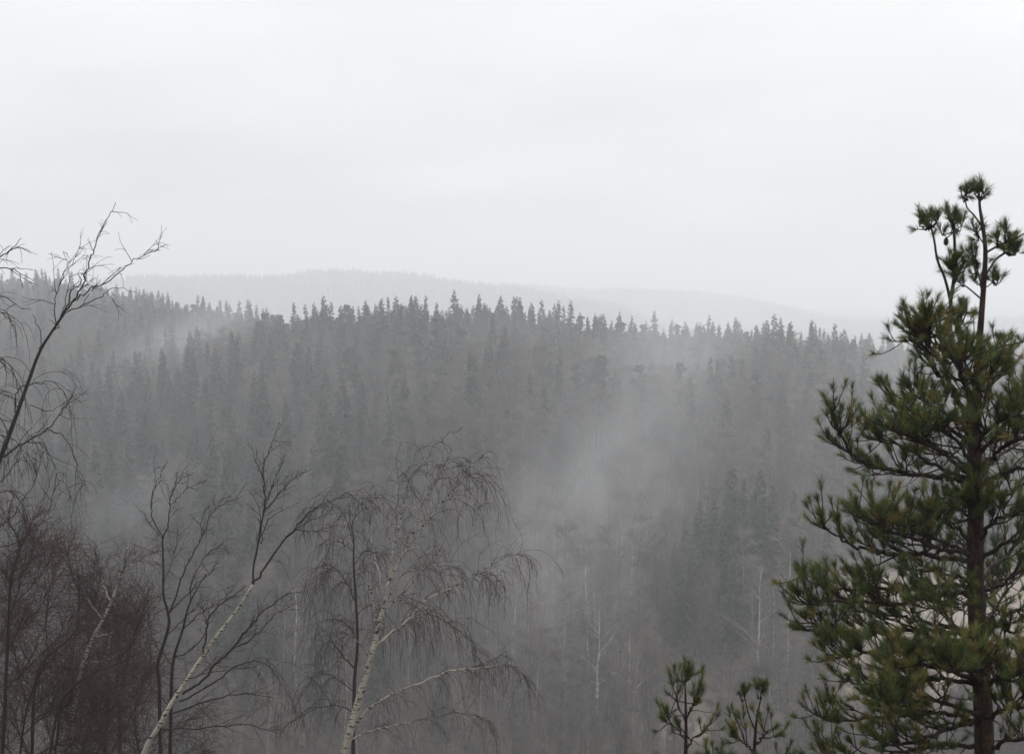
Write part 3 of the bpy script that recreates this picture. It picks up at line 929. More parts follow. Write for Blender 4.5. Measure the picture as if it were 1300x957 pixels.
tangle('dark twisting birch stem nearest the left edge among reddish twigs', [(2, 1000), (6, 880), (10, 790), (14, 715), (24, 680), (40, 640)], [6, 5.5, 4.5, 3.6, 2.6, 1.0], 24, 'birch_dark',
       [[(10, 800), (28, 770), (52, 745), (70, 715)], [(14, 715), (-6, 690), (-16, 655)], [(8, 850), (40, 818), (70, 790), (92, 755)], [(18, 700), (36, 690), (60, 672)], [(6, 880), (-10, 830), (-18, 780)], [(24, 680), (20, 655), (10, 636)]], 1.0, 1.1)
tangle('dark bare birch with many ascending limbs in the middle of the reddish tangle', [(40, 1000), (42, 880), (48, 830), (62, 808), (84, 790), (98, 770), (101, 730), (98, 690)], [5.5, 5, 4.2, 3.6, 3, 2.6, 2, 0.9], 27, 'birch_dark',
       [[(62, 808), (58, 770), (62, 730), (70, 690)], [(98, 770), (118, 745), (128, 710)], [(101, 730), (90, 700), (84, 672)], [(48, 830), (28, 800), (22, 760)], [(84, 790), (110, 775), (140, 770)], [(44, 870), (75, 850), (105, 838)]], 1.0, 1.1)
tangle('dark slanting birch crossing low in front of the white-flecked birch', [(60, 990), (72, 880), (88, 852), (104, 838), (122, 828), (150, 818), (175, 805)], [4.5, 4, 3.6, 3.2, 2.6, 2, 0.8], 23, 'birch_dark',
       [[(88, 852), (92, 815), (96, 780)], [(122, 828), (135, 795), (140, 765)], [(104, 838), (118, 850), (150, 860)], [(150, 818), (168, 790), (176, 760)], [(72, 880), (100, 900), (140, 905)]], 0.9, 1.1)
tangle('reddish bush-like birch behind the twisting stem at the lower left', [(-30, 980), (-20, 860), (0, 790), (20, 740), (30, 700)], [4.5, 4, 3, 2.2, 1], 31, 'birch_dark',
       [[(-12, 830), (10, 790), (36, 770)], [(0, 790), (-10, 750), (-14, 710)], [(20, 740), (45, 715), (62, 690)], [(-20, 860), (14, 840), (40, 820)], [(28, 705), (40, 680), (44, 660)]], 1.25, 1.5)
tangle('reddish bare birch thicket stem between the tangle and the forked birch', [(150, 1000), (152, 900), (148, 850), (152, 810), (148, 770), (138, 730)], [4.5, 4, 3.4, 2.6, 2, 0.8], 30, 'birch_dark',
       [[(148, 850), (128, 820), (120, 785)], [(152, 810), (172, 782), (182, 745)], [(150, 790), (130, 765), (116, 735)], [(152, 880), (178, 850), (192, 815)], [(150, 900), (125, 870), (108, 845)]], 1.2, 1.5)
tangle('low reddish birch whose twigs fill the bottom left corner', [(20, 1040), (24, 960), (30, 900), (42, 850), (60, 815)], [4, 3.6, 3, 2, 0.8], 25, 'birch_dark',
       [[(24, 950), (0, 910), (-12, 870)], [(28, 910), (60, 880), (90, 870)], [(42, 850), (26, 830), (18, 800)], [(26, 940), (66, 925), (110, 915)], [(24, 960), (50, 945), (70, 950)]], 1.2, 1.5)
tangle('low reddish birch whose twigs spread under the white leaning birch', [(190, 1060), (184, 980), (176, 930), (170, 890), (176, 850)], [4, 3.6, 3, 2, 0.8], 27, 'birch_dark',
       [[(184, 980), (150, 945), (120, 930)], [(176, 930), (205, 905), (240, 895)], [(170, 890), (150, 870), (140, 845)], [(182, 960), (220, 945), (260, 935)], [(178, 940), (160, 915), (140, 900)]], 1.2, 1.3)

tangle('low reddish birch spreading wide at the bottom edge below the twisting stem', [(58, 1080), (62, 1000), (70, 930), (76, 880), (84, 830)], [4, 3.6, 3, 2, 0.8], 24.5, 'birch_dark',
       [[(62, 990), (36, 930), (14, 890)], [(66, 960), (100, 905), (124, 880)], [(70, 930), (56, 885), (48, 850)], [(76, 880), (100, 850), (112, 820)], [(64, 975), (30, 955), (0, 950)], [(66, 965), (110, 945), (140, 945)]], 1.2, 1.3)
tangle('low reddish birch below the white-flecked leaning birch at the bottom edge', [(138, 1080), (136, 1000), (132, 930), (138, 880), (134, 835)], [4, 3.6, 3, 2, 0.8], 26.5, 'birch_dark',
       [[(136, 990), (108, 930), (92, 880)], [(133, 945), (160, 895), (180, 860)], [(134, 920), (118, 870), (116, 830)], [(137, 885), (156, 850), (160, 815)], [(136, 975), (170, 945), (200, 935)], [(136, 985), (100, 960), (76, 955)]], 1.2, 1.3)
tangle('pair of thin white-flecked stems low in the reddish tangle', [(122, 990), (122, 920), (128, 872), (134, 838), (141, 805), (140, 780)], [5, 4.6, 4, 3.4, 2.4, 1], 27.5, 'birch',
       [[(122, 925), (110, 885), (114, 845), (110, 805)], [(128, 872), (148, 845), (168, 836)], [(134, 838), (120, 812), (118, 790)]], 0.9, 0.7)
tangle('thin white-stemmed birch low between the tangle and the dark forked birch', [(158, 990), (160, 930), (164, 880), (166, 845), (168, 815)], [4.4, 4, 3.4, 2.6, 1], 28.5, 'birch',
       [[(164, 880), (180, 855), (186, 830)], [(165, 865), (150, 840), (146, 815)]], 0.9, 0.8)

# D: dark forked birch
D = Birch('slim dark birch splitting into a tall upright fork left of the leaning white birch', 24.0, 'birch_dark', 0.5)
D.start([(206, 1010), (204, 920), (203, 866), (201, 842), (209, 816), (215, 793), (214, 778), (208, 754), (208, 722), (207, 684)], [5.2, 5, 4.8, 4.5, 4.2, 4.0, 3.6, 3.0, 2.6, 2.2])
D.limb([(207, 684), (194, 658), (193, 634), (198, 612), (207, 596), (213, 586)], 1.8, 0.5, 'up', density=0.6, tw=0.45)
D.limb([(197, 612), (196, 595), (196, 578)], 0.9, 0.4, 'none')
D.limb([(207, 684), (190, 664), (180, 650), (168, 637)], 1.1, 0.4, 'up', density=0.4, tw=0.4)
D.limb([(207, 684), (214, 660), (217, 634), (223, 618), (232, 607), (239, 603)], 2.0, 0.5, 'up', density=1.3, tw=0.5)
D.limb([(217, 640), (230, 628), (240, 618), (252, 614)], 1.1, 0.4, 'up', density=0.9, tw=0.4)
D.limb([(222, 622), (224, 608), (225, 598)], 0.9, 0.4, 'up', density=0.9, tw=0.3)
D.limb([(215, 778), (228, 741), (240, 712), (257, 680), (267, 654), (283, 640), (308, 630)], 2.2, 0.5, 'up', density=1.0, tw=0.6)
D.limb([(257, 680), (256, 660), (262, 645), (272, 640)], 1.0, 0.4, 'up', density=0.7, tw=0.4)
D.limb([(216, 776), (238, 754), (261, 732), (278, 719)], 1.8, 0.5, 'up', density=1.6, tw=0.6)
D.limb([(212, 806), (236, 784), (254, 765), (268, 752)], 1.5, 0.4, 'up', density=1.2, tw=0.6)
D.limb([(208, 740), (222, 700), (226, 670)], 1.2, 0.4, 'up', density=1.4, tw=0.6)
D.limb([(204, 860), (185, 820), (178, 780)], 1.4, 0.4, 'up', density=1.4, tw=0.6)

D2 = Birch('second dark birch stem rising close behind the forked birch', 25.5, 'birch_dark', 0.48)
D2.start([(216, 1010), (217, 920), (218, 866), (221, 835), (232, 800), (239, 771), (250, 748), (262, 728)], [5.5, 5, 4.5, 3.8, 3, 2.4, 1.8, 0.9])
D2.limb([(232, 800), (252, 780), (276, 765), (296, 748)], 1.8, 0.5, 'up', density=1.3, tw=0.6)
D2.limb([(239, 771), (246, 735), (262, 705), (284, 690)], 1.6, 0.5, 'up', density=1.2, tw=0.6)
D2.limb([(221, 835), (246, 822), (262, 800), (266, 782)], 1.8, 0.6, 'up', density=1.3, tw=0.6)
D2.limb([(220, 845), (196, 815), (190, 785), (186, 750)], 1.5, 0.4, 'up', density=1.3, tw=0.6)
D2.limb([(218, 880), (250, 858), (290, 850), (325, 846)], 1.8, 0.5, 'bush', density=0.6, tw=0.8)
D2.limb([(218, 900), (190, 870), (170, 850)], 1.8, 0.5, 'bush', density=0.8, tw=0.8)

# E: leaning white birch
E = Birch('white-trunked birch leaning right with black patches and a dark upright top', 22.0, 'birch', 0.64)
E.start([(175, 1000), (205, 915), (235, 866), (248, 845), (264, 822), (278, 803), (296, 780), (311, 758), (321, 741)], [5.8, 5.2, 4.6, 4.4, 4.2, 4.0, 3.6, 3.2, 2.9])
E.bark = 'birch_dark'
E.limb([(321, 741), (322, 722), (331, 672), (336, 637), (334, 603), (336, 587), (346, 562), (355, 536)], 2.4, 0.5, 'up', density=1.2, tw=0.5)
E.limb([(333, 660), (337, 640), (345, 618), (354, 598), (363, 572)], 1.4, 0.4, 'up', density=0.9, tw=0.4)
E.limb([(334, 650), (350, 632), (364, 616), (378, 604), (394, 596)], 1.6, 0.4, 'up', density=1.3, tw=0.45)
E.limb([(331, 690), (336, 668), (352, 650), (372, 642)], 1.3, 0.4, 'up', density=0.8, tw=0.4)
E.limb([(334, 603), (326, 590), (320, 565)], 0.9, 0.3, 'up', density=0.7, tw=0.3)
E.limb([(328, 690), (330, 655), (322, 630), (314, 622)], 1.1, 0.3, 'up', density=0.8, tw=0.4)
E.limb([(321, 741), (338, 718), (356, 690), (374, 670), (392, 651), (413, 638), (436, 631), (452, 634)], 2.3, 0.5, 'weep', density=0.45, tw=0.45)
E.limb([(374, 671), (392, 674), (413, 674), (436, 684)], 1.2, 0.4, 'weep', density=0.5, tw=0.5)
E.limb([(360, 686), (385, 665), (405, 656), (425, 652)], 1.2, 0.4, 'up', density=0.6, tw=0.4)
E.limb([(256, 834), (262, 806), (264, 786), (278, 768), (294, 756), (313, 744)], 2.0, 0.9, 'up', density=1.0, tw=0.5)
E.limb([(232, 880), (256, 864), (274, 843), (292, 825), (313, 800), (328, 782), (349, 765), (370, 752), (384, 752)], 2.8, 0.5, 'up', density=1.5, tw=0.6)
E.limb([(292, 825), (318, 812), (336, 795), (352, 778), (368, 770)], 1.8, 0.5, 'up', density=1.2, tw=0.5)
E.limb([(228, 890), (270, 868), (299, 846), (328, 840), (346, 850), (356, 870)], 2.0, 0.5, 'weep', density=0.6, tw=0.7)
E.limb([(220, 905), (262, 890), (310, 880), (345, 885)], 2.0, 0.5, 'up', density=1.3, tw=0.8)
E.limb([(200, 925), (250, 925), (310, 920), (350, 930)], 2.0, 0.5, 'up', density=1.3, tw=0.8)

# F: weeping white birch
G_ = 26.0
W = Birch('white weeping birch with long hanging twigs and one limb arching far right', G_, 'birch', 0.53)
W.start([(432, 1010), (446, 925), (462, 866), (470, 838), (477, 811), (481, 792), (489, 764), (495, 736)], [11, 10, 8.6, 7.8, 6.6, 5.6, 5.0, 4.4])
W.limb([(495, 737), (498, 705), (505, 674), (512, 640), (516, 622), (519, 606)], 2.9, 0.9, 'weep', density=0.51, tw=0.58)
W.limb([(505, 674), (503, 655), (506, 625), (505, 600), (502, 582)], 1.6, 0.5, 'weep', density=0.42, tw=0.43)
W.limb([(496, 733), (509, 710), (522, 684), (530, 657), (537, 637), (554, 613), (562, 597), (574, 568)], 3.6, 0.7, 'weep', density=0.68, tw=0.65)
W.limb([(525, 678), (540, 664), (554, 647), (571, 627), (590, 606), (603, 602), (614, 605)], 2.8, 0.5, 'weep', density=1.10, tw=0.76)
W.limb([(560, 640), (575, 632), (592, 638), (606, 650)], 1.3, 0.4, 'weep', density=1.19, tw=0.72)
W.limb([(562, 597), (580, 592), (594, 602), (606, 610), (614, 622)], 1.2, 0.4, 'weep', density=1.10, tw=0.65)
W.limb([(566, 585), (584, 580), (600, 588), (612, 580)], 0.9, 0.4, 'weep', density=0.85, tw=0.36)
W.limb([(570, 575), (562, 560), (572, 548), (580, 556)], 0.8, 0.3, 'up', density=0.68, tw=0.29)
W.limb([(536, 640), (522, 618), (530, 596), (545, 586), (556, 592)], 1.2, 0.4, 'weep', density=0.77, tw=0.50)
W.limb([(519, 612), (524, 600), (536, 592), (550, 590)], 0.9, 0.4, 'weep', density=0.68, tw=0.36)
W.limb([(500, 698), (490, 674), (484, 650), (476, 634), (466, 640)], 1.7, 0.5, 'weep', density=0.68, tw=0.58)
W.limb([(487, 752), (478, 714), (470, 674), (472, 640), (464, 622)], 2.2, 0.6, 'weep', density=0.51, tw=0.58)
W.limb([(477, 791), (474, 764), (465, 735), (457, 729)], 2.6, 1.2, 'weep', density=0.68, tw=0.72)
W.limb([(494, 756), (510, 731), (527, 719), (541, 714), (556, 716), (566, 730)], 2.0, 0.5, 'weep', density=0.85, tw=0.79)
W.limb([(492, 771), (514, 751), (534, 727), (551, 710), (562, 690)], 1.9, 0.6, 'weep', density=0.42, tw=0.58)
W.limb([(476, 822), (494, 806), (524, 781), (540, 762), (567, 749), (594, 734), (621, 720), (642, 707), (658, 704), (674, 712)], 3.8, 0.5, 'weep', density=1.10, tw=0.72)
W.limb([(594, 735), (612, 726), (630, 732), (644, 752)], 1.2, 0.4, 'weep', density=1.10, tw=0.58)
W.limb([(567, 749), (560, 726), (575, 720), (590, 728)], 1.0, 0.4, 'weep', density=0.77, tw=0.58)
W.limb([(484, 812), (505, 796), (522, 788), (545, 780), (575, 795), (598, 815), (602, 838)], 1.8, 0.5, 'weep', density=1.53, tw=0.83)
W.limb([(446, 924), (470, 898), (500, 880), (537, 866), (567, 852), (594, 849), (621, 846), (645, 844), (660, 851), (670, 870)], 3.6, 0.5, 'weep', density=1.27, tw=0.54)
W.limb([(600, 849), (622, 838), (640, 832), (652, 838)], 1.2, 0.4, 'weep', density=1.02, tw=0.29)
W.limb([(442, 940), (480, 925), (530, 915), (580, 905), (620, 915)], 2.5, 0.5, 'weep', density=1.10, tw=0.58)
W.limb([(470, 838), (455, 815), (440, 805), (425, 815)], 1.5, 0.5, 'weep', density=1.02, tw=0.65)
W.limb([(489, 764), (505, 762), (530, 770), (555, 778)], 1.2, 0.4, 'weep', density=1.53, tw=0.86)

W2 = Birch('dark slender weeping birch standing close behind the white weeping birch', 29.0, 'birch_dark', 0.45)
W2.start([(448, 1010), (449, 930), (450, 866), (454, 817), (452, 767), (449, 717), (449, 684), (444, 662)], [6.2, 5.6, 5, 4.2, 3.6, 2.8, 2.0, 1.0])
W2.limb([(449, 700), (436, 690), (422, 690), (412, 710), (406, 740)], 1.3, 0.4, 'weep', density=1.3, tw=0.83)
W2.limb([(449, 690), (440, 660), (425, 640), (405, 645), (392, 656)], 1.2, 0.4, 'weep', density=1.2, tw=0.68)
W2.limb([(452, 765), (440, 740), (424, 721), (412, 732), (406, 760)], 1.6, 0.4, 'weep', density=1.5, tw=0.90)
W2.limb([(454, 815), (446, 798), (430, 787), (408, 789), (400, 806)], 1.7, 0.4, 'weep', density=1.6, tw=0.90)
W2.limb([(452, 850), (437, 834), (422, 813)], 2.4, 1.4, 'weep', density=1.2, tw=0.83)
W2.limb([(449, 717), (462, 700), (476, 702), (484, 720)], 1.2, 0.4, 'weep', density=1.3, tw=0.90)
W2.limb([(452, 780), (470, 768), (484, 778), (492, 800)], 1.2, 0.4, 'weep', density=1.3, tw=0.83)
W2.limb([(446, 672), (452, 650), (462, 634), (476, 632)], 1.0, 0.4, 'weep', density=1.0, tw=0.60)
W2.limb([(450, 880), (430, 862), (405, 855), (390, 872)], 1.6, 0.4, 'weep', density=1.5, tw=0.68)
W2.limb([(450, 905), (430, 895), (400, 900), (375, 915)], 1.6, 0.4, 'weep', density=1.5, tw=0.68)

# ------------------------------------------------------------------ foreground pine
def pine_shoots(mbN, mbW, p, d, tone, size=1.0, nn=64, off=0):
    """needle brushes: shoots at p (N,3) along d (N,3)."""
    n = len(p)
    if n == 0: return
    d = unit(d)
    ln = rng.uniform(0.025, 0.070, n) * size
    q = np.stack([p, p + d * ln[:, None]], 1)
    mbW.tubes(q - off, np.tile([0.0028, 0.0016], (n, 1)), 3)
    s = rng.random((n, nn)) ** 0.75
    base = p[:, None] + d[:, None] * (ln[:, None] * s)[..., None]
    r = rng.normal(size=(n, nn, 3))
    r -= (r * d[:, None]).sum(-1, keepdims=True) * d[:, None]
    r = unit(r)
    open_ = (0.95 - 0.50 * s + rng.normal(0, 0.12, (n, nn)))[..., None]
    dd = unit(d[:, None] + r * open_ * 1.15 + np.array([0, 0, 0.10]))
    nl = 0.052 * size * rng.uniform(0.75, 1.15, (n, nn)) * rng.uniform(0.68, 1.22, (n, 1))
    tn = np.clip(tone[:, None] + rng.normal(0, 0.12, (n, nn)) + 0.12 * (s - 0.5), 0, 1)
    mbN.needles((base - off).reshape(-1, 3), dd.reshape(-1, 3), nl.ravel(), np.full(n * nn, 0.00115), tn.ravel())

class Pine:
    def __init__(self, label, Y0, trunk_px, r_px, name='pine_tree'):
        self.Y0 = Y0
        pts = np.array([P(x, y, Y0) for x, y in trunk_px])
        gz = float(terrain_h(pts[0][0], Y0)) - 0.1
        self.off = np.array([pts[0][0], Y0, gz])
        self.root = tag(empty(name, self.off), label, 'pine')
        if pts[0][2] > gz + 0.3:
            pts = np.vstack([[pts[0][0], Y0, gz], pts]); r_px = [r_px[0] * 1.25] + list(r_px)
        sp = smooth_path(pts, 6)
        rad = np.interp(np.linspace(0, 1, len(sp)), np.linspace(0, 1, len(pts)), np.array(r_px) / F * Y0)
        b = MB(); b.tubes(sp - self.off, rad, 10); b.build('trunk', M['pine_bark'], self.root)
        self.trunk = sp
    def pts(self, px, dY):
        Y = np.linspace(self.Y0, self.Y0 + dY, len(px))
        return np.array([P(x, y, yy) for (x, y), yy in zip(px, Y)])
    def branch(self, px=None, r0=3, r1=1, dY=0.0, pts=None, side=1.0, bare=0.25, fan=1.0, tone=0.45, up=0.45, nn=64, dead=0.3, size=1.0):
        p = self.pts(px, dY) if pts is None else np.asarray(pts)
        sp = smooth_path(p, 8)
        cum = np.concatenate([[0], np.cumsum(np.linalg.norm(np.diff(sp, axis=0), axis=1))])
        sp = sp[:max(4, int(np.searchsorted(cum, cum[-1] - 0.075)) + 1)]     # the brushes reach past the wood
        sp[1:-1] += rng.normal(0, 0.006, sp[1:-1].shape)
        seg = np.linalg.norm(np.diff(sp, axis=0), axis=1).sum()
        b = MB()
        rad = np.linspace(r0, r1, len(sp)) / F * self.Y0
        b.tubes(sp - self.off, rad, 6)
        nd = MB()
        # side twigs: fan in the plane of the branch, turning up
        n = max(2, int(seg / 0.063 * fan))
        q0, t, s, _ = pick_on(sp[None], n, bare, 0.98)
        lat = unit(np.cross(t, [0, 0, 1.0]) + 1e-6)
        sg = rng.choice([-1, 1], n)[:, None]
        d = unit(t * rng.uniform(0.5, 1.0, (n, 1)) + lat * sg * rng.uniform(0.25, 0.95, (n, 1)) + np.array([0, 0, 1.0]) * rng.uniform(-0.05, up, (n, 1)))
        ln = (0.07 + 0.25 * (1 - s) * side) * rng.uniform(0.6, 1.2, n) * min(1.0, 0.45 + seg * 0.6)
        tw = grow(q0, d, ln, 5, -0.45, 0.12)
        b.tubes(tw - self.off, np.linspace(0.0055, 0.003, 5)[None] * np.ones((n, 1)), 4)
        # second twigs
        n2 = int(n * 1.6)
        q1, t1, s1, _ = pick_on(tw, n2, 0.35, 0.95)
        d1 = unit(t1 * 0.7 + rng.normal(size=(n2, 3)) * 0.45 + [0, 0, 0.25])
        tw2 = grow(q1, d1, rng.uniform(0.05, 0.15, n2), 4, -0.4, 0.1)
        b.tubes(tw2 - self.off, np.linspace(0.0036, 0.0026, 4)[None] * np.ones((n2, 1)), 3)
        # needle brushes at all ends and along the last part
        ends = np.concatenate([tw[:, -1], tw2[:, -1], sp[-1:]])
        dirs = np.concatenate([tw[:, -1] - tw[:, -2], tw2[:, -1] - tw2[:, -2], sp[-1:] - sp[-2:-1]])
        mid, mt, _, _ = pick_on(tw, n, 0.55, 0.95)
        ends = np.concatenate([ends, mid]); dirs = np.concatenate([unit(dirs), unit(mt + rng.normal(size=(n, 3)) * 0.3)])
        dirs = unit(dirs + [0, 0, 0.35])
        tn = np.clip(rng.normal(tone - 0.02, 0.26, len(ends)), 0, 1)
        nn = int(nn * 0.9)
        pine_shoots(nd, b, ends, dirs, tn, size, nn, self.off)
        # dead bare twigs near the trunk
        nb = int(dead * seg / 0.05)
        if nb:
            q, t, s, _ = pick_on(sp[None], nb, 0.05, 0.55)
            dw = grow(q, unit(t * 0.5 + rng.normal(size=(nb, 3)) * 0.7), rng.uniform(0.05, 0.22, nb), 5, 0.2, 0.22)
            b.tubes(dw - self.off, np.linspace(0.0035, 0.0015, 5)[None] * np.ones((nb, 1)), 3)
        br = b.build('branch', M['pine_bark'], self.root)
        tag(nd.build('needles', M['needle'], br, False), kind='stuff')
        return sp
    def tuft(self, parent_px, dY=0.0, k=7, r=14, tone=0.45, stem=None, nn=60, size=1.0, rs=1.2):
        """a bare stem carrying a head of needle brushes at its tip"""
        sp = smooth_path(self.pts(stem, dY), 5)
        b = MB(); nd = MB()
        b.tubes(sp - self.off, np.linspace(rs, rs * 0.6, len(sp)) / F * self.Y0, 6)
        for (x, y, rr_, kk) in parent_px:
            c = P(x, y, self.Y0 + dY)
            m = kk
            rad = rr_ / F * self.Y0
            o = unit(rng.normal(size=(m, 3)) + [0, 0, 0.5]) * rad * rng.uniform(0.1, 0.75, (m, 1))
            o[:, 1] *= 0.9
            # thin twig from the nearest stem point to the head
            near = sp[np.argmin(np.linalg.norm(sp - c, axis=1))]
            root = near * 0.5 + c * 0.5 - [0, 0, rad * 0.4]
            tw = np.stack([np.tile(near, (m, 1)), np.tile(root, (m, 1)) + rng.normal(0, 0.008, (m, 3)), c + o], 1)
            b.tubes(tw - self.off, np.tile([0.0042, 0.0034, 0.0026], (m, 1)), 4)
            d = unit(o / (rad + 1e-6) + np.array([0, 0, 0.55]) + rng.normal(size=(m, 3)) * 0.25)
            pine_shoots(nd, b, c + o, d, np.clip(rng.normal(tone, 0.15, m), 0, 1), size, nn, self.off)
        br = b.build('branch', M['pine_bark'], self.root)
        tag(nd.build('needles', M['needle'], br, False), kind='stuff')
        return br

PY = 7.5
pine = Pine('tall green pine at the right edge with a reddish trunk and two thin leaders', PY,
            [(1252, 1050), (1250, 957), (1246, 860), (1240, 780), (1238, 700), (1239, 640), (1237, 590), (1238, 540), (1240, 490), (1243, 440), (1246, 400), (1249, 360), (1251, 320), (1248, 290), (1244, 264), (1243, 246)],
            [14, 13.2, 12.3, 11.6, 10.8, 10, 9.4, 8, 6, 4.6, 3.9, 3.4, 2.9, 2.4, 1.8, 1.3])
# crown top: thin leaders with separate needle heads
pine.tuft([(1243, 250, 8, 4), (1250, 247, 9, 4), (1237, 248, 8, 3)], 0.0, stem=[(1247, 286), (1244, 266), (1243, 252)])
pine.tuft([(1225, 248, 9, 7), (1231, 246, 7, 3)], 0.05, stem=[(1247, 288), (1237, 274), (1228, 264), (1225, 252)], rs=1.3)
pine.tuft([(1178, 284, 13, 11), (1190, 284, 10, 6), (1168, 288, 9, 5)], -0.1, stem=[(1207, 382), (1199, 352), (1190, 330), (1186, 305), (1181, 285)], rs=1.9)
pine.tuft([(1211, 286, 11, 9), (1205, 274, 7, 4), (1220, 288, 9, 4), (1197, 298, 7, 3)], 0.0, stem=[(1206, 420), (1207, 382), (1212, 345), (1212, 310), (1210, 285)], rs=2.6)
pine.tuft([(1210, 332, 14, 9), (1217, 346, 15, 10), (1203, 340, 9, 4), (1212, 356, 10, 5)], -0.05, stem=[(1210, 375), (1212, 352), (1212, 335)], rs=1.2)
pine.tuft([(1240, 330, 11, 6), (1238, 348, 12, 7), (1232, 322, 9, 4), (1244, 362, 9, 4)], 0.1, stem=[(1249, 372), (1243, 352), (1239, 335)], rs=1.2)
pine.tuft([(1240, 294, 7, 4), (1244, 302, 6, 3)], 0.08, stem=[(1249, 310), (1244, 302), (1241, 295)], rs=1.0)
pine.tuft([(1266, 304, 9, 6), (1277, 298, 10, 6), (1284, 312, 12, 8), (1292, 320, 8, 4)], -0.05, stem=[(1250, 322), (1262, 315), (1280, 306), (1296, 299), (1312, 290)], rs=1.6)
pine.tuft([(1274, 318, 9, 6), (1288, 322, 9, 5)], 0.1, stem=[(1249, 352), (1256, 342), (1264, 330), (1276, 320)], rs=1.6)
pine.tuft([(1260, 356, 8, 5), (1266, 360, 7, 3)], 0.0, stem=[(1249, 366), (1256, 362), (1261, 357)], rs=0.9)
pine.tuft([(1222, 362, 7, 3)], 0.0, stem=[(1246, 380), (1232, 368), (1222, 362), (1210, 370)], rs=1.2)
pine.tuft([(1272, 436, 10, 7), (1260, 444, 8, 4), (1296, 432, 6, 2)], -0.1, stem=[(1244, 458), (1258, 446), (1275, 439), (1298, 434), (1320, 424)], rs=1.7)
pine.tuft([(1206, 400, 12, 6), (1216, 410, 12, 6), (1226, 404, 11, 6), (1222, 392, 10, 5)], 0.15, stem=[(1220, 440), (1214, 420), (1216, 405)], rs=1.2)
# upper crown mass
pine.branch([(1236, 520), (1222, 478), (1209, 446), (1207, 425)], 4, 2.4, -0.05, fan=1.01, bare=0.1, tone=0.5)
pine.branch([(1236, 545), (1212, 500), (1190, 455), (1168, 425), (1150, 410)], 4, 1.5, -0.25, fan=1.17, tone=0.55)
pine.branch([(1236, 540), (1210, 500), (1186, 470), (1168, 440), (1156, 430), (1142, 410)], 3.5, 1.3, 0.15, fan=0.78, tone=0.4)
pine.branch([(1204, 462), (1190, 436), (1180, 415), (1172, 398)], 2, 1.0, -0.3, fan=1.56, bare=0.1, tone=0.72)
pine.branch([(1202, 470), (1194, 436), (1190, 410)], 2, 1.0, -0.1, fan=1.56, bare=0.1, tone=0.6)
pine.branch([(1238, 500), (1228, 470), (1222, 440), (1226, 415)], 2.5, 1.0, -0.2, fan=1.40, bare=0.1, tone=0.5)
pine.branch([(1238, 505), (1256, 475), (1272, 462), (1284, 455)], 2.8, 1.0, -0.2, fan=1.01, tone=0.42)
pine.branch([(1236, 560), (1200, 525), (1172, 508), (1146, 492)], 3.2, 1.0, -0.2, fan=1.09, tone=0.42)
pine.branch([(1236, 565), (1190, 535), (1160, 522), (1134, 515)], 3.0, 1.0, -0.5, fan=1.09, tone=0.45)
pine.branch([(1238, 530), (1228, 500), (1220, 475), (1214, 455)], 2.5, 1.0, -0.6, fan=1.25, tone=0.62)
pine.branch([(1240, 535), (1250, 505), (1258, 480), (1262, 465)], 2.5, 1.0, -0.5, fan=1.17, tone=0.6)
pine.branch([(1240, 560), (1268, 530), (1290, 505), (1308, 478), (1316, 440)], 3.2, 1.0, 0.15, fan=0.70, tone=0.42)
pine.branch([(1240, 580), (1272, 545), (1300, 515), (1330, 480)], 3.2, 1.0, -0.3, fan=1.09, tone=0.55)
pine.branch([(1238, 575), (1250, 550), (1275, 530), (1298, 525)], 2.6, 1.0, -0.7, fan=1.09, tone=0.6)
pine.branch([(1237, 590), (1215, 560), (1196, 545), (1176, 540)], 2.6, 1.0, -0.75, fan=1.17, tone=0.5)
# third whorl: the long left branch at y 605
pine.branch([(1236, 618), (1205, 606), (1170, 603), (1130, 596), (1095, 588), (1072, 560), (1058, 535), (1056, 516)], 4.2, 1.0, -0.3, fan=1.35, tone=0.42, bare=0.22)
pine.branch([(1236, 610), (1190, 592), (1150, 570), (1110, 556), (1082, 552)], 3.6, 1.0, 0.1, fan=1.4, tone=0.45)
pine.branch([(1236, 605), (1195, 575), (1160, 555), (1125, 545)], 3.2, 1.0, -0.7, fan=1.3, tone=0.48)
pine.branch([(1236, 600), (1205, 575), (1180, 565), (1150, 578)], 3.0, 1.0, 0.6, fan=1.3, tone=0.4)
pine.branch([(1242, 615), (1275, 600), (1310, 590), (1360, 575), (1400, 560)], 4.0, 1.0, -0.2, fan=1.2, tone=0.45)
pine.branch([(1242, 600), (1270, 570), (1300, 555), (1340, 545)], 3.4, 1.0, -0.6, fan=1.4, tone=0.55)
pine.branch([(1240, 610), (1262, 585), (1285, 570), (1310, 575)], 3.4, 1.0, 0.6, fan=1.3, tone=0.4)
# fourth whorl: y 660-710
pine.branch([(1238, 712), (1200, 708), (1160, 702), (1120, 702), (1080, 690), (1050, 672), (1030, 660)], 4.2, 1.0, -0.3, fan=1.4, tone=0.5)
pine.branch([(1238, 705), (1195, 696), (1150, 680), (1115, 668), (1090, 655)], 3.6, 1.0, -0.8, fan=1.5, tone=0.58)
pine.branch([(1238, 700), (1200, 690), (1165, 672), (1130, 668)], 3.4, 1.0, 0.5, fan=1.4, tone=0.42)
pine.branch([(1238, 690), (1215, 672), (1195, 660), (1175, 655)], 2.6, 1.0, -0.4, fan=1.5, tone=0.5)
pine.branch([(1238, 665), (1232, 650), (1236, 640), (1240, 632)], 2.0, 1.0, -0.35, fan=3.0, tone=0.5, bare=0.0)
pine.branch([(1240, 690), (1262, 662), (1285, 652), (1315, 640)], 3.0, 1.0, -0.5, fan=1.6, tone=0.5)
pine.branch([(1242, 712), (1275, 690), (1310, 680), (1360, 670)], 3.6, 1.0, -0.2, fan=1.3, tone=0.45)
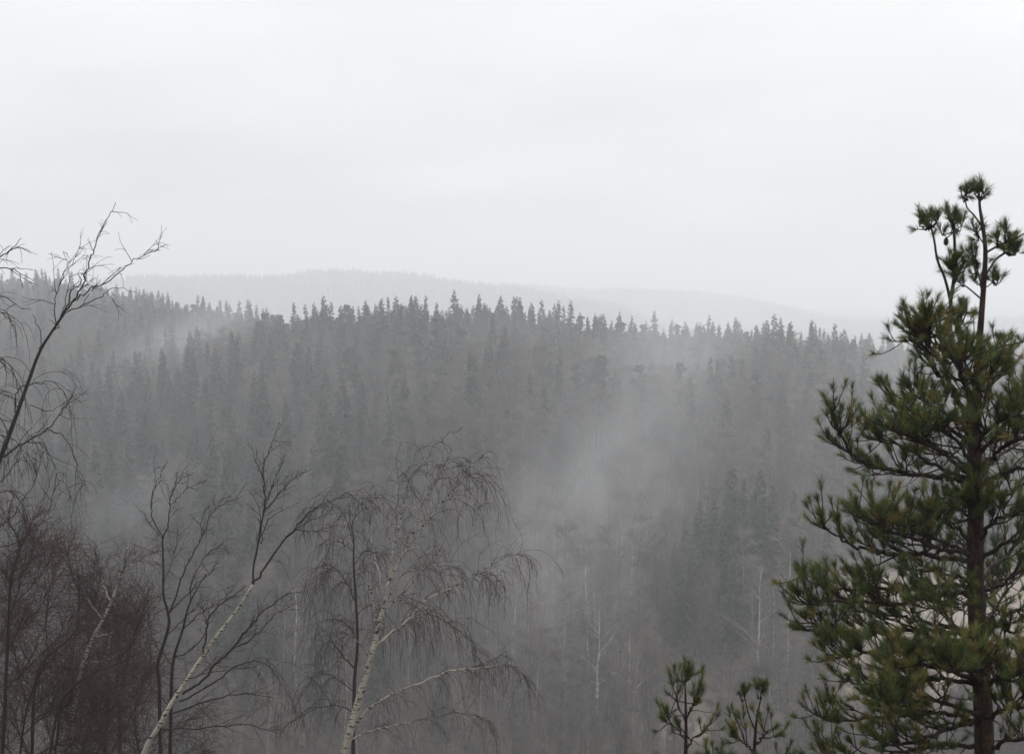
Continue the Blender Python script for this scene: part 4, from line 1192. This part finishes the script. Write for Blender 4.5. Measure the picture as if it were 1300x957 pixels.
pine.branch([(1236, 640), (1212, 645), (1195, 632), (1180, 640), (1172, 650)], 1.8, 0.6, 0.1, fan=0.12, dead=3.0, tone=0.4)
# fifth whorl: y 745
pine.branch([(1236, 745), (1205, 742), (1172, 748), (1130, 746), (1080, 748), (1040, 742), (1012, 728)], 3.8, 1.0, -0.2, fan=1.3, tone=0.46, bare=0.35)
pine.branch([(1236, 752), (1190, 756), (1140, 765), (1090, 762), (1045, 764), (1006, 768)], 3.6, 1.0, -0.6, fan=1.35, tone=0.42, bare=0.35)
pine.branch([(1238, 740), (1205, 730), (1165, 722), (1125, 722)], 2.4, 1.0, 0.4, fan=0.8, tone=0.42)
pine.branch([(1238, 760), (1215, 750), (1198, 765), (1180, 772)], 2.6, 1.0, -0.6, fan=1.5, tone=0.48)
pine.branch([(1242, 752), (1272, 742), (1300, 722), (1340, 715)], 2.8, 1.0, -0.3, fan=0.8, tone=0.44)
# sixth whorl: y 800
pine.branch([(1240, 808), (1190, 800), (1140, 800), (1090, 805), (1050, 795), (1012, 806)], 3.8, 1.0, -0.3, fan=1.4, tone=0.46)
pine.branch([(1240, 805), (1195, 795), (1155, 785), (1110, 778), (1070, 775)], 3.4, 1.0, 0.2, fan=1.2, tone=0.42)
pine.branch([(1240, 815), (1200, 812), (1165, 822), (1120, 828), (1075, 832), (1040, 828)], 3.6, 1.0, -0.6, fan=1.5, tone=0.55)
pine.branch([(1242, 812), (1262, 796), (1286, 776), (1320, 774), (1360, 770)], 4.4, 1.4, 0.0, fan=0.8, tone=0.42, bare=0.5, dead=0.1)
pine.branch([(1242, 800), (1260, 785), (1275, 800), (1296, 806)], 2.6, 1.0, -0.5, fan=1.5, tone=0.46)
pine.branch([(1244, 836), (1285, 836), (1330, 832), (1380, 825)], 3.6, 1.0, 0.0, fan=0.9, tone=0.44, bare=0.4)
# lower whorls, filling down to and below the bottom edge
for (px, dy, tn, fn) in [([(1244, 870), (1200, 862), (1150, 862), (1100, 868), (1062, 862)], -0.3, 0.6, 1.5), ([(1244, 865), (1205, 850), (1168, 845), (1130, 850)], -0.8, 0.66, 1.6),
                         ([(1244, 868), (1230, 850), (1215, 848), (1198, 852)], -0.9, 0.66, 1.8), ([(1246, 872), (1275, 856), (1305, 852), (1340, 850)], -0.6, 0.6, 1.6),
                         ([(1246, 880), (1262, 862), (1280, 862), (1300, 872)], -0.9, 0.6, 1.6),
                         ([(1248, 915), (1190, 905), (1130, 908), (1070, 915), (1030, 905)], -0.3, 0.55, 1.5), ([(1248, 910), (1200, 892), (1150, 890), (1110, 895)], -0.9, 0.62, 1.6),
                         ([(1248, 912), (1275, 900), (1310, 895), (1360, 890)], -0.7, 0.6, 1.5), ([(1248, 915), (1215, 920), (1180, 935), (1140, 945), (1090, 950)], -0.6, 0.6, 1.6),
                         ([(1250, 950), (1200, 945), (1150, 952), (1090, 965), (1030, 965)], -0.3, 0.5, 1.4), ([(1250, 955), (1280, 940), (1320, 935), (1380, 930)], -0.5, 0.55, 1.5)]:
    pine.branch(px, 3.6, 1.0, dy, fan=fn, tone=tn)
# branches on the far and outer sides so that the crown is round from a step aside
for k in range(7):
    y0 = rng.uniform(560, 940); az = rng.uniform(-0.5, 1.9)
    base = P(1240 + (y0 - 600) * 0.02, y0, PY)
    ln = 0.35 + 0.75 * (y0 - 500) / 450
    e = np.array([math.cos(az) * 0.9, math.sin(az), 0.18])
    pine.branch(pts=[base, base + e * ln * 0.5, base + e * ln + [0, 0, 0.05]], r0=3.2, r1=1.0, fan=1.1, tone=0.42, nn=44)
# a cone hanging below the second leader
cb = MB()
cc = P(1201, 307, PY) - pine.off
for r_ in range(6):
    z = 0.016 - r_ * 0.0064; rd = 0.014 * math.sin((r_ + 1) / 7.2 * math.pi) + 0.002
    m = 7; an = np.arange(m) * 2 * math.pi / m + r_ * 0.45
    o = np.stack([np.cos(an), np.sin(an), np.zeros(m)], -1)
    b0 = cc + o * rd * 0.35 + [0, 0, z + 0.004]; b1 = cc + o * (rd + 0.004) + [0, 0, z - 0.003]
    cb.blades(b0, b1, np.cross(o, [0, 0, 1.0]) * 0.0062 + [0, 0, 0.0008], 0.5)
cb.tubes(np.array([cc + [0, 0, 0.024], cc + [0, 0, 0.012], cc + [0, 0, -0.008], cc + [0, 0, -0.022]]), np.array([0.003, 0.011, 0.012, 0.003]), 7)
cb.build('cone', M['cone'], pine.root)

# young pines whose tops peek over the bottom edge
def young(label, tops, Y0, base):
    p = Pine(label, Y0, [base, tops[0][1]] if len(tops[0]) > 1 else [base, tops[0][0]], [4, 1.2])
    return p
y1 = Pine('small young pine with one open tufted tip and a bare twig beside it', 8.0, [(874, 1120), (870, 1000), (871, 925), (870, 875)], [4.5, 3.4, 2.0, 1.2])
y1.tuft([(870, 862, 8, 5), (875, 856, 7, 4), (865, 864, 6, 3)], 0.0, stem=[(870, 890), (870, 876), (870, 864)], tone=0.5, rs=1.1)
y1.branch([(870, 915), (877, 900), (884, 890), (888, 882)], 1.3, 0.8, -0.1, fan=1.3, tone=0.6, bare=0.2)
y1.branch([(870, 915), (861, 895), (858, 872), (855, 842)], 1.1, 0.5, 0.1, fan=0.15, dead=1.0, tone=0.4)
y1.branch([(870, 940), (860, 926), (852, 920), (846, 912)], 1.3, 0.7, -0.1, fan=1.0, tone=0.5, bare=0.3)
y1.branch([(870, 950), (882, 936), (892, 930), (898, 922)], 1.3, 0.7, -0.1, fan=1.0, tone=0.5, bare=0.3)
y1.branch([(868, 990), (844, 978), (826, 972)], 1.8, 0.8, 0.1, fan=1.2, tone=0.5)
y1.branch([(868, 990), (895, 980), (915, 975)], 1.8, 0.8, -0.3, fan=1.2, tone=0.5)
y2 = Pine('bushy young pine with two tufted tips just left of the tall pine', 8.4, [(960, 1120), (958, 1000), (958, 945), (962, 900)], [4.5, 3.4, 2.2, 1.2])
y2.tuft([(967, 876, 8, 5), (970, 870, 6, 3), (962, 882, 7, 3)], 0.0, stem=[(962, 904), (965, 890), (967, 878)], tone=0.5, rs=1.1)
y2.tuft([(944, 880, 7, 5), (940, 886, 6, 3)], -0.05, stem=[(958, 925), (950, 905), (945, 882)], tone=0.5, rs=1.0)
y2.branch([(959, 945), (970, 932), (978, 926), (985, 916)], 1.3, 0.7, -0.1, fan=1.1, tone=0.5)
y2.branch([(958, 955), (945, 942), (937, 938), (930, 928)], 1.3, 0.7, -0.1, fan=1.1, tone=0.5)
y2.branch([(957, 990), (982, 975), (1002, 970)], 1.8, 0.8, -0.1, fan=1.2, tone=0.5)
y2.branch([(957, 992), (934, 978), (914, 972)], 1.8, 0.8, 0.1, fan=1.2, tone=0.5)

# ------------------------------------------------------------------ air: one closed box of even haze, then drifting mist
def vol_mat(name, density, color, wisp=None):
    m = bpy.data.materials.new(name); m.use_nodes = True
    t = m.node_tree; t.nodes.clear()
    o = N(t, 'ShaderNodeOutputMaterial'); v = N(t, 'ShaderNodeVolumePrincipled')
    v.inputs['Color'].default_value = (*color, 1); v.inputs['Density'].default_value = density; v.inputs['Anisotropy'].default_value = 0.35
    L(t, v.outputs[0], o.inputs['Volume'])
    return m, t, v
def box(name, lo, hi, mat):
    b = MB()
    x0, y0, z0 = lo; x1, y1, z1 = hi
    b.add([(x0, y0, z0), (x1, y0, z0), (x1, y1, z0), (x0, y1, z0), (x0, y0, z1), (x1, y0, z1), (x1, y1, z1), (x0, y1, z1)],
          [(0, 3, 2, 1), (4, 5, 6, 7), (0, 1, 5, 4), (1, 2, 6, 5), (2, 3, 7, 6), (3, 0, 4, 7)])
    return b.build(name, mat, None, False)
hz, _, _ = vol_mat('haze_air', HAZE, (0.935, 0.97, 1.0))
tag(box('haze', (-6100, -6100, -66), (6100, 6100, 74), hz), kind='stuff')

def mist(px, py, Y, along, half, tilt, dens, thick):
    """a drifting wisp: a soft ellipsoid of thin fog; along/half in photo px, thick in metres, tilt in degrees (0 level, 90 upright)"""
    c = P(px, py, Y)
    b = MB()
    n, m_ = 24, 14
    th_ = np.linspace(0, 2 * math.pi, n, endpoint=False); ph = np.linspace(-math.pi / 2, math.pi / 2, m_)
    g = np.stack([np.cos(ph)[:, None] * np.cos(th_)[None], np.cos(ph)[:, None] * np.sin(th_)[None], np.sin(ph)[:, None] * np.ones(n)[None]], -1)
    i = np.arange(m_ - 1)[:, None] * n; j = np.arange(n)[None, :]
    b.add(g.reshape(-1, 3), np.stack(np.broadcast_arrays(i + j, i + (j + 1) % n, i + n + (j + 1) % n, i + n + j), -1).reshape(-1, 4))
    m, t, v = vol_mat('mist_air', 0.0, (0.955, 0.98, 1.0))
    tc = N(t, 'ShaderNodeTexCoord')
    ln = N(t, 'ShaderNodeVectorMath', operation='LENGTH'); L(t, tc.outputs['Object'], ln.inputs[0])
    fall = N(t, 'ShaderNodeMapRange', interpolation_type='SMOOTHSTEP')
    fall.inputs['From Min'].default_value = 1.0; fall.inputs['From Max'].default_value = 0.0
    fall.inputs['To Min'].default_value = 0.0; fall.inputs['To Max'].default_value = dens
    L(t, ln.outputs['Value'], fall.inputs['Value'])
    mp = N(t, 'ShaderNodeMapping'); mp.inputs['Location'].default_value = (px * 0.013, py * 0.017, 0); mp.inputs['Scale'].default_value = (along / 75.0, 1.3, half / 48.0)
    L(t, tc.outputs['Object'], mp.inputs[0])
    nz = N(t, 'ShaderNodeTexNoise'); nz.inputs['Scale'].default_value = 1.0; nz.inputs['Detail'].default_value = 5.0; nz.inputs['Distortion'].default_value = 0.6
    L(t, mp.outputs[0], nz.inputs['Vector'])
    nr_ = N(t, 'ShaderNodeMapRange'); nr_.inputs['From Min'].default_value = 0.3; nr_.inputs['From Max'].default_value = 0.7; nr_.inputs['To Min'].default_value = 0.35; nr_.inputs['To Max'].default_value = 1.45
    L(t, nz.outputs['Fac'], nr_.inputs['Value'])
    mu = N(t, 'ShaderNodeMath', operation='MULTIPLY'); L(t, fall.outputs[0], mu.inputs[0]); L(t, nr_.outputs[0], mu.inputs[1])
    L(t, mu.outputs[0], v.inputs['Density'])
    o = b.build('mist', m)
    o.location = c
    o.scale = (along / F * Y, thick, half / F * Y)
    o.rotation_euler = (0, R(-tilt), 0)
    tag(o, kind='stuff')
    return o
mist(755, 640, 222, 470, 175, 62, 0.0098, 24)
mist(680, 800, 185, 330, 175, 72, 0.0100, 20)
mist(850, 450, 385, 270, 110, 46, 0.0085, 34)
mist(610, 440, 390, 190, 60, 12, 0.0050, 30)
mist(250, 430, 455, 200, 50, 28, 0.0100, 34)
mist(160, 485, 400, 170, 60, 42, 0.0090, 32)
mist(320, 490, 380, 170, 34, 8, 0.0040, 30)
mist(175, 640, 220, 110, 60, 40, 0.0070, 22)
mist(1150, 500, 430, 150, 110, 60, 0.0050, 44)
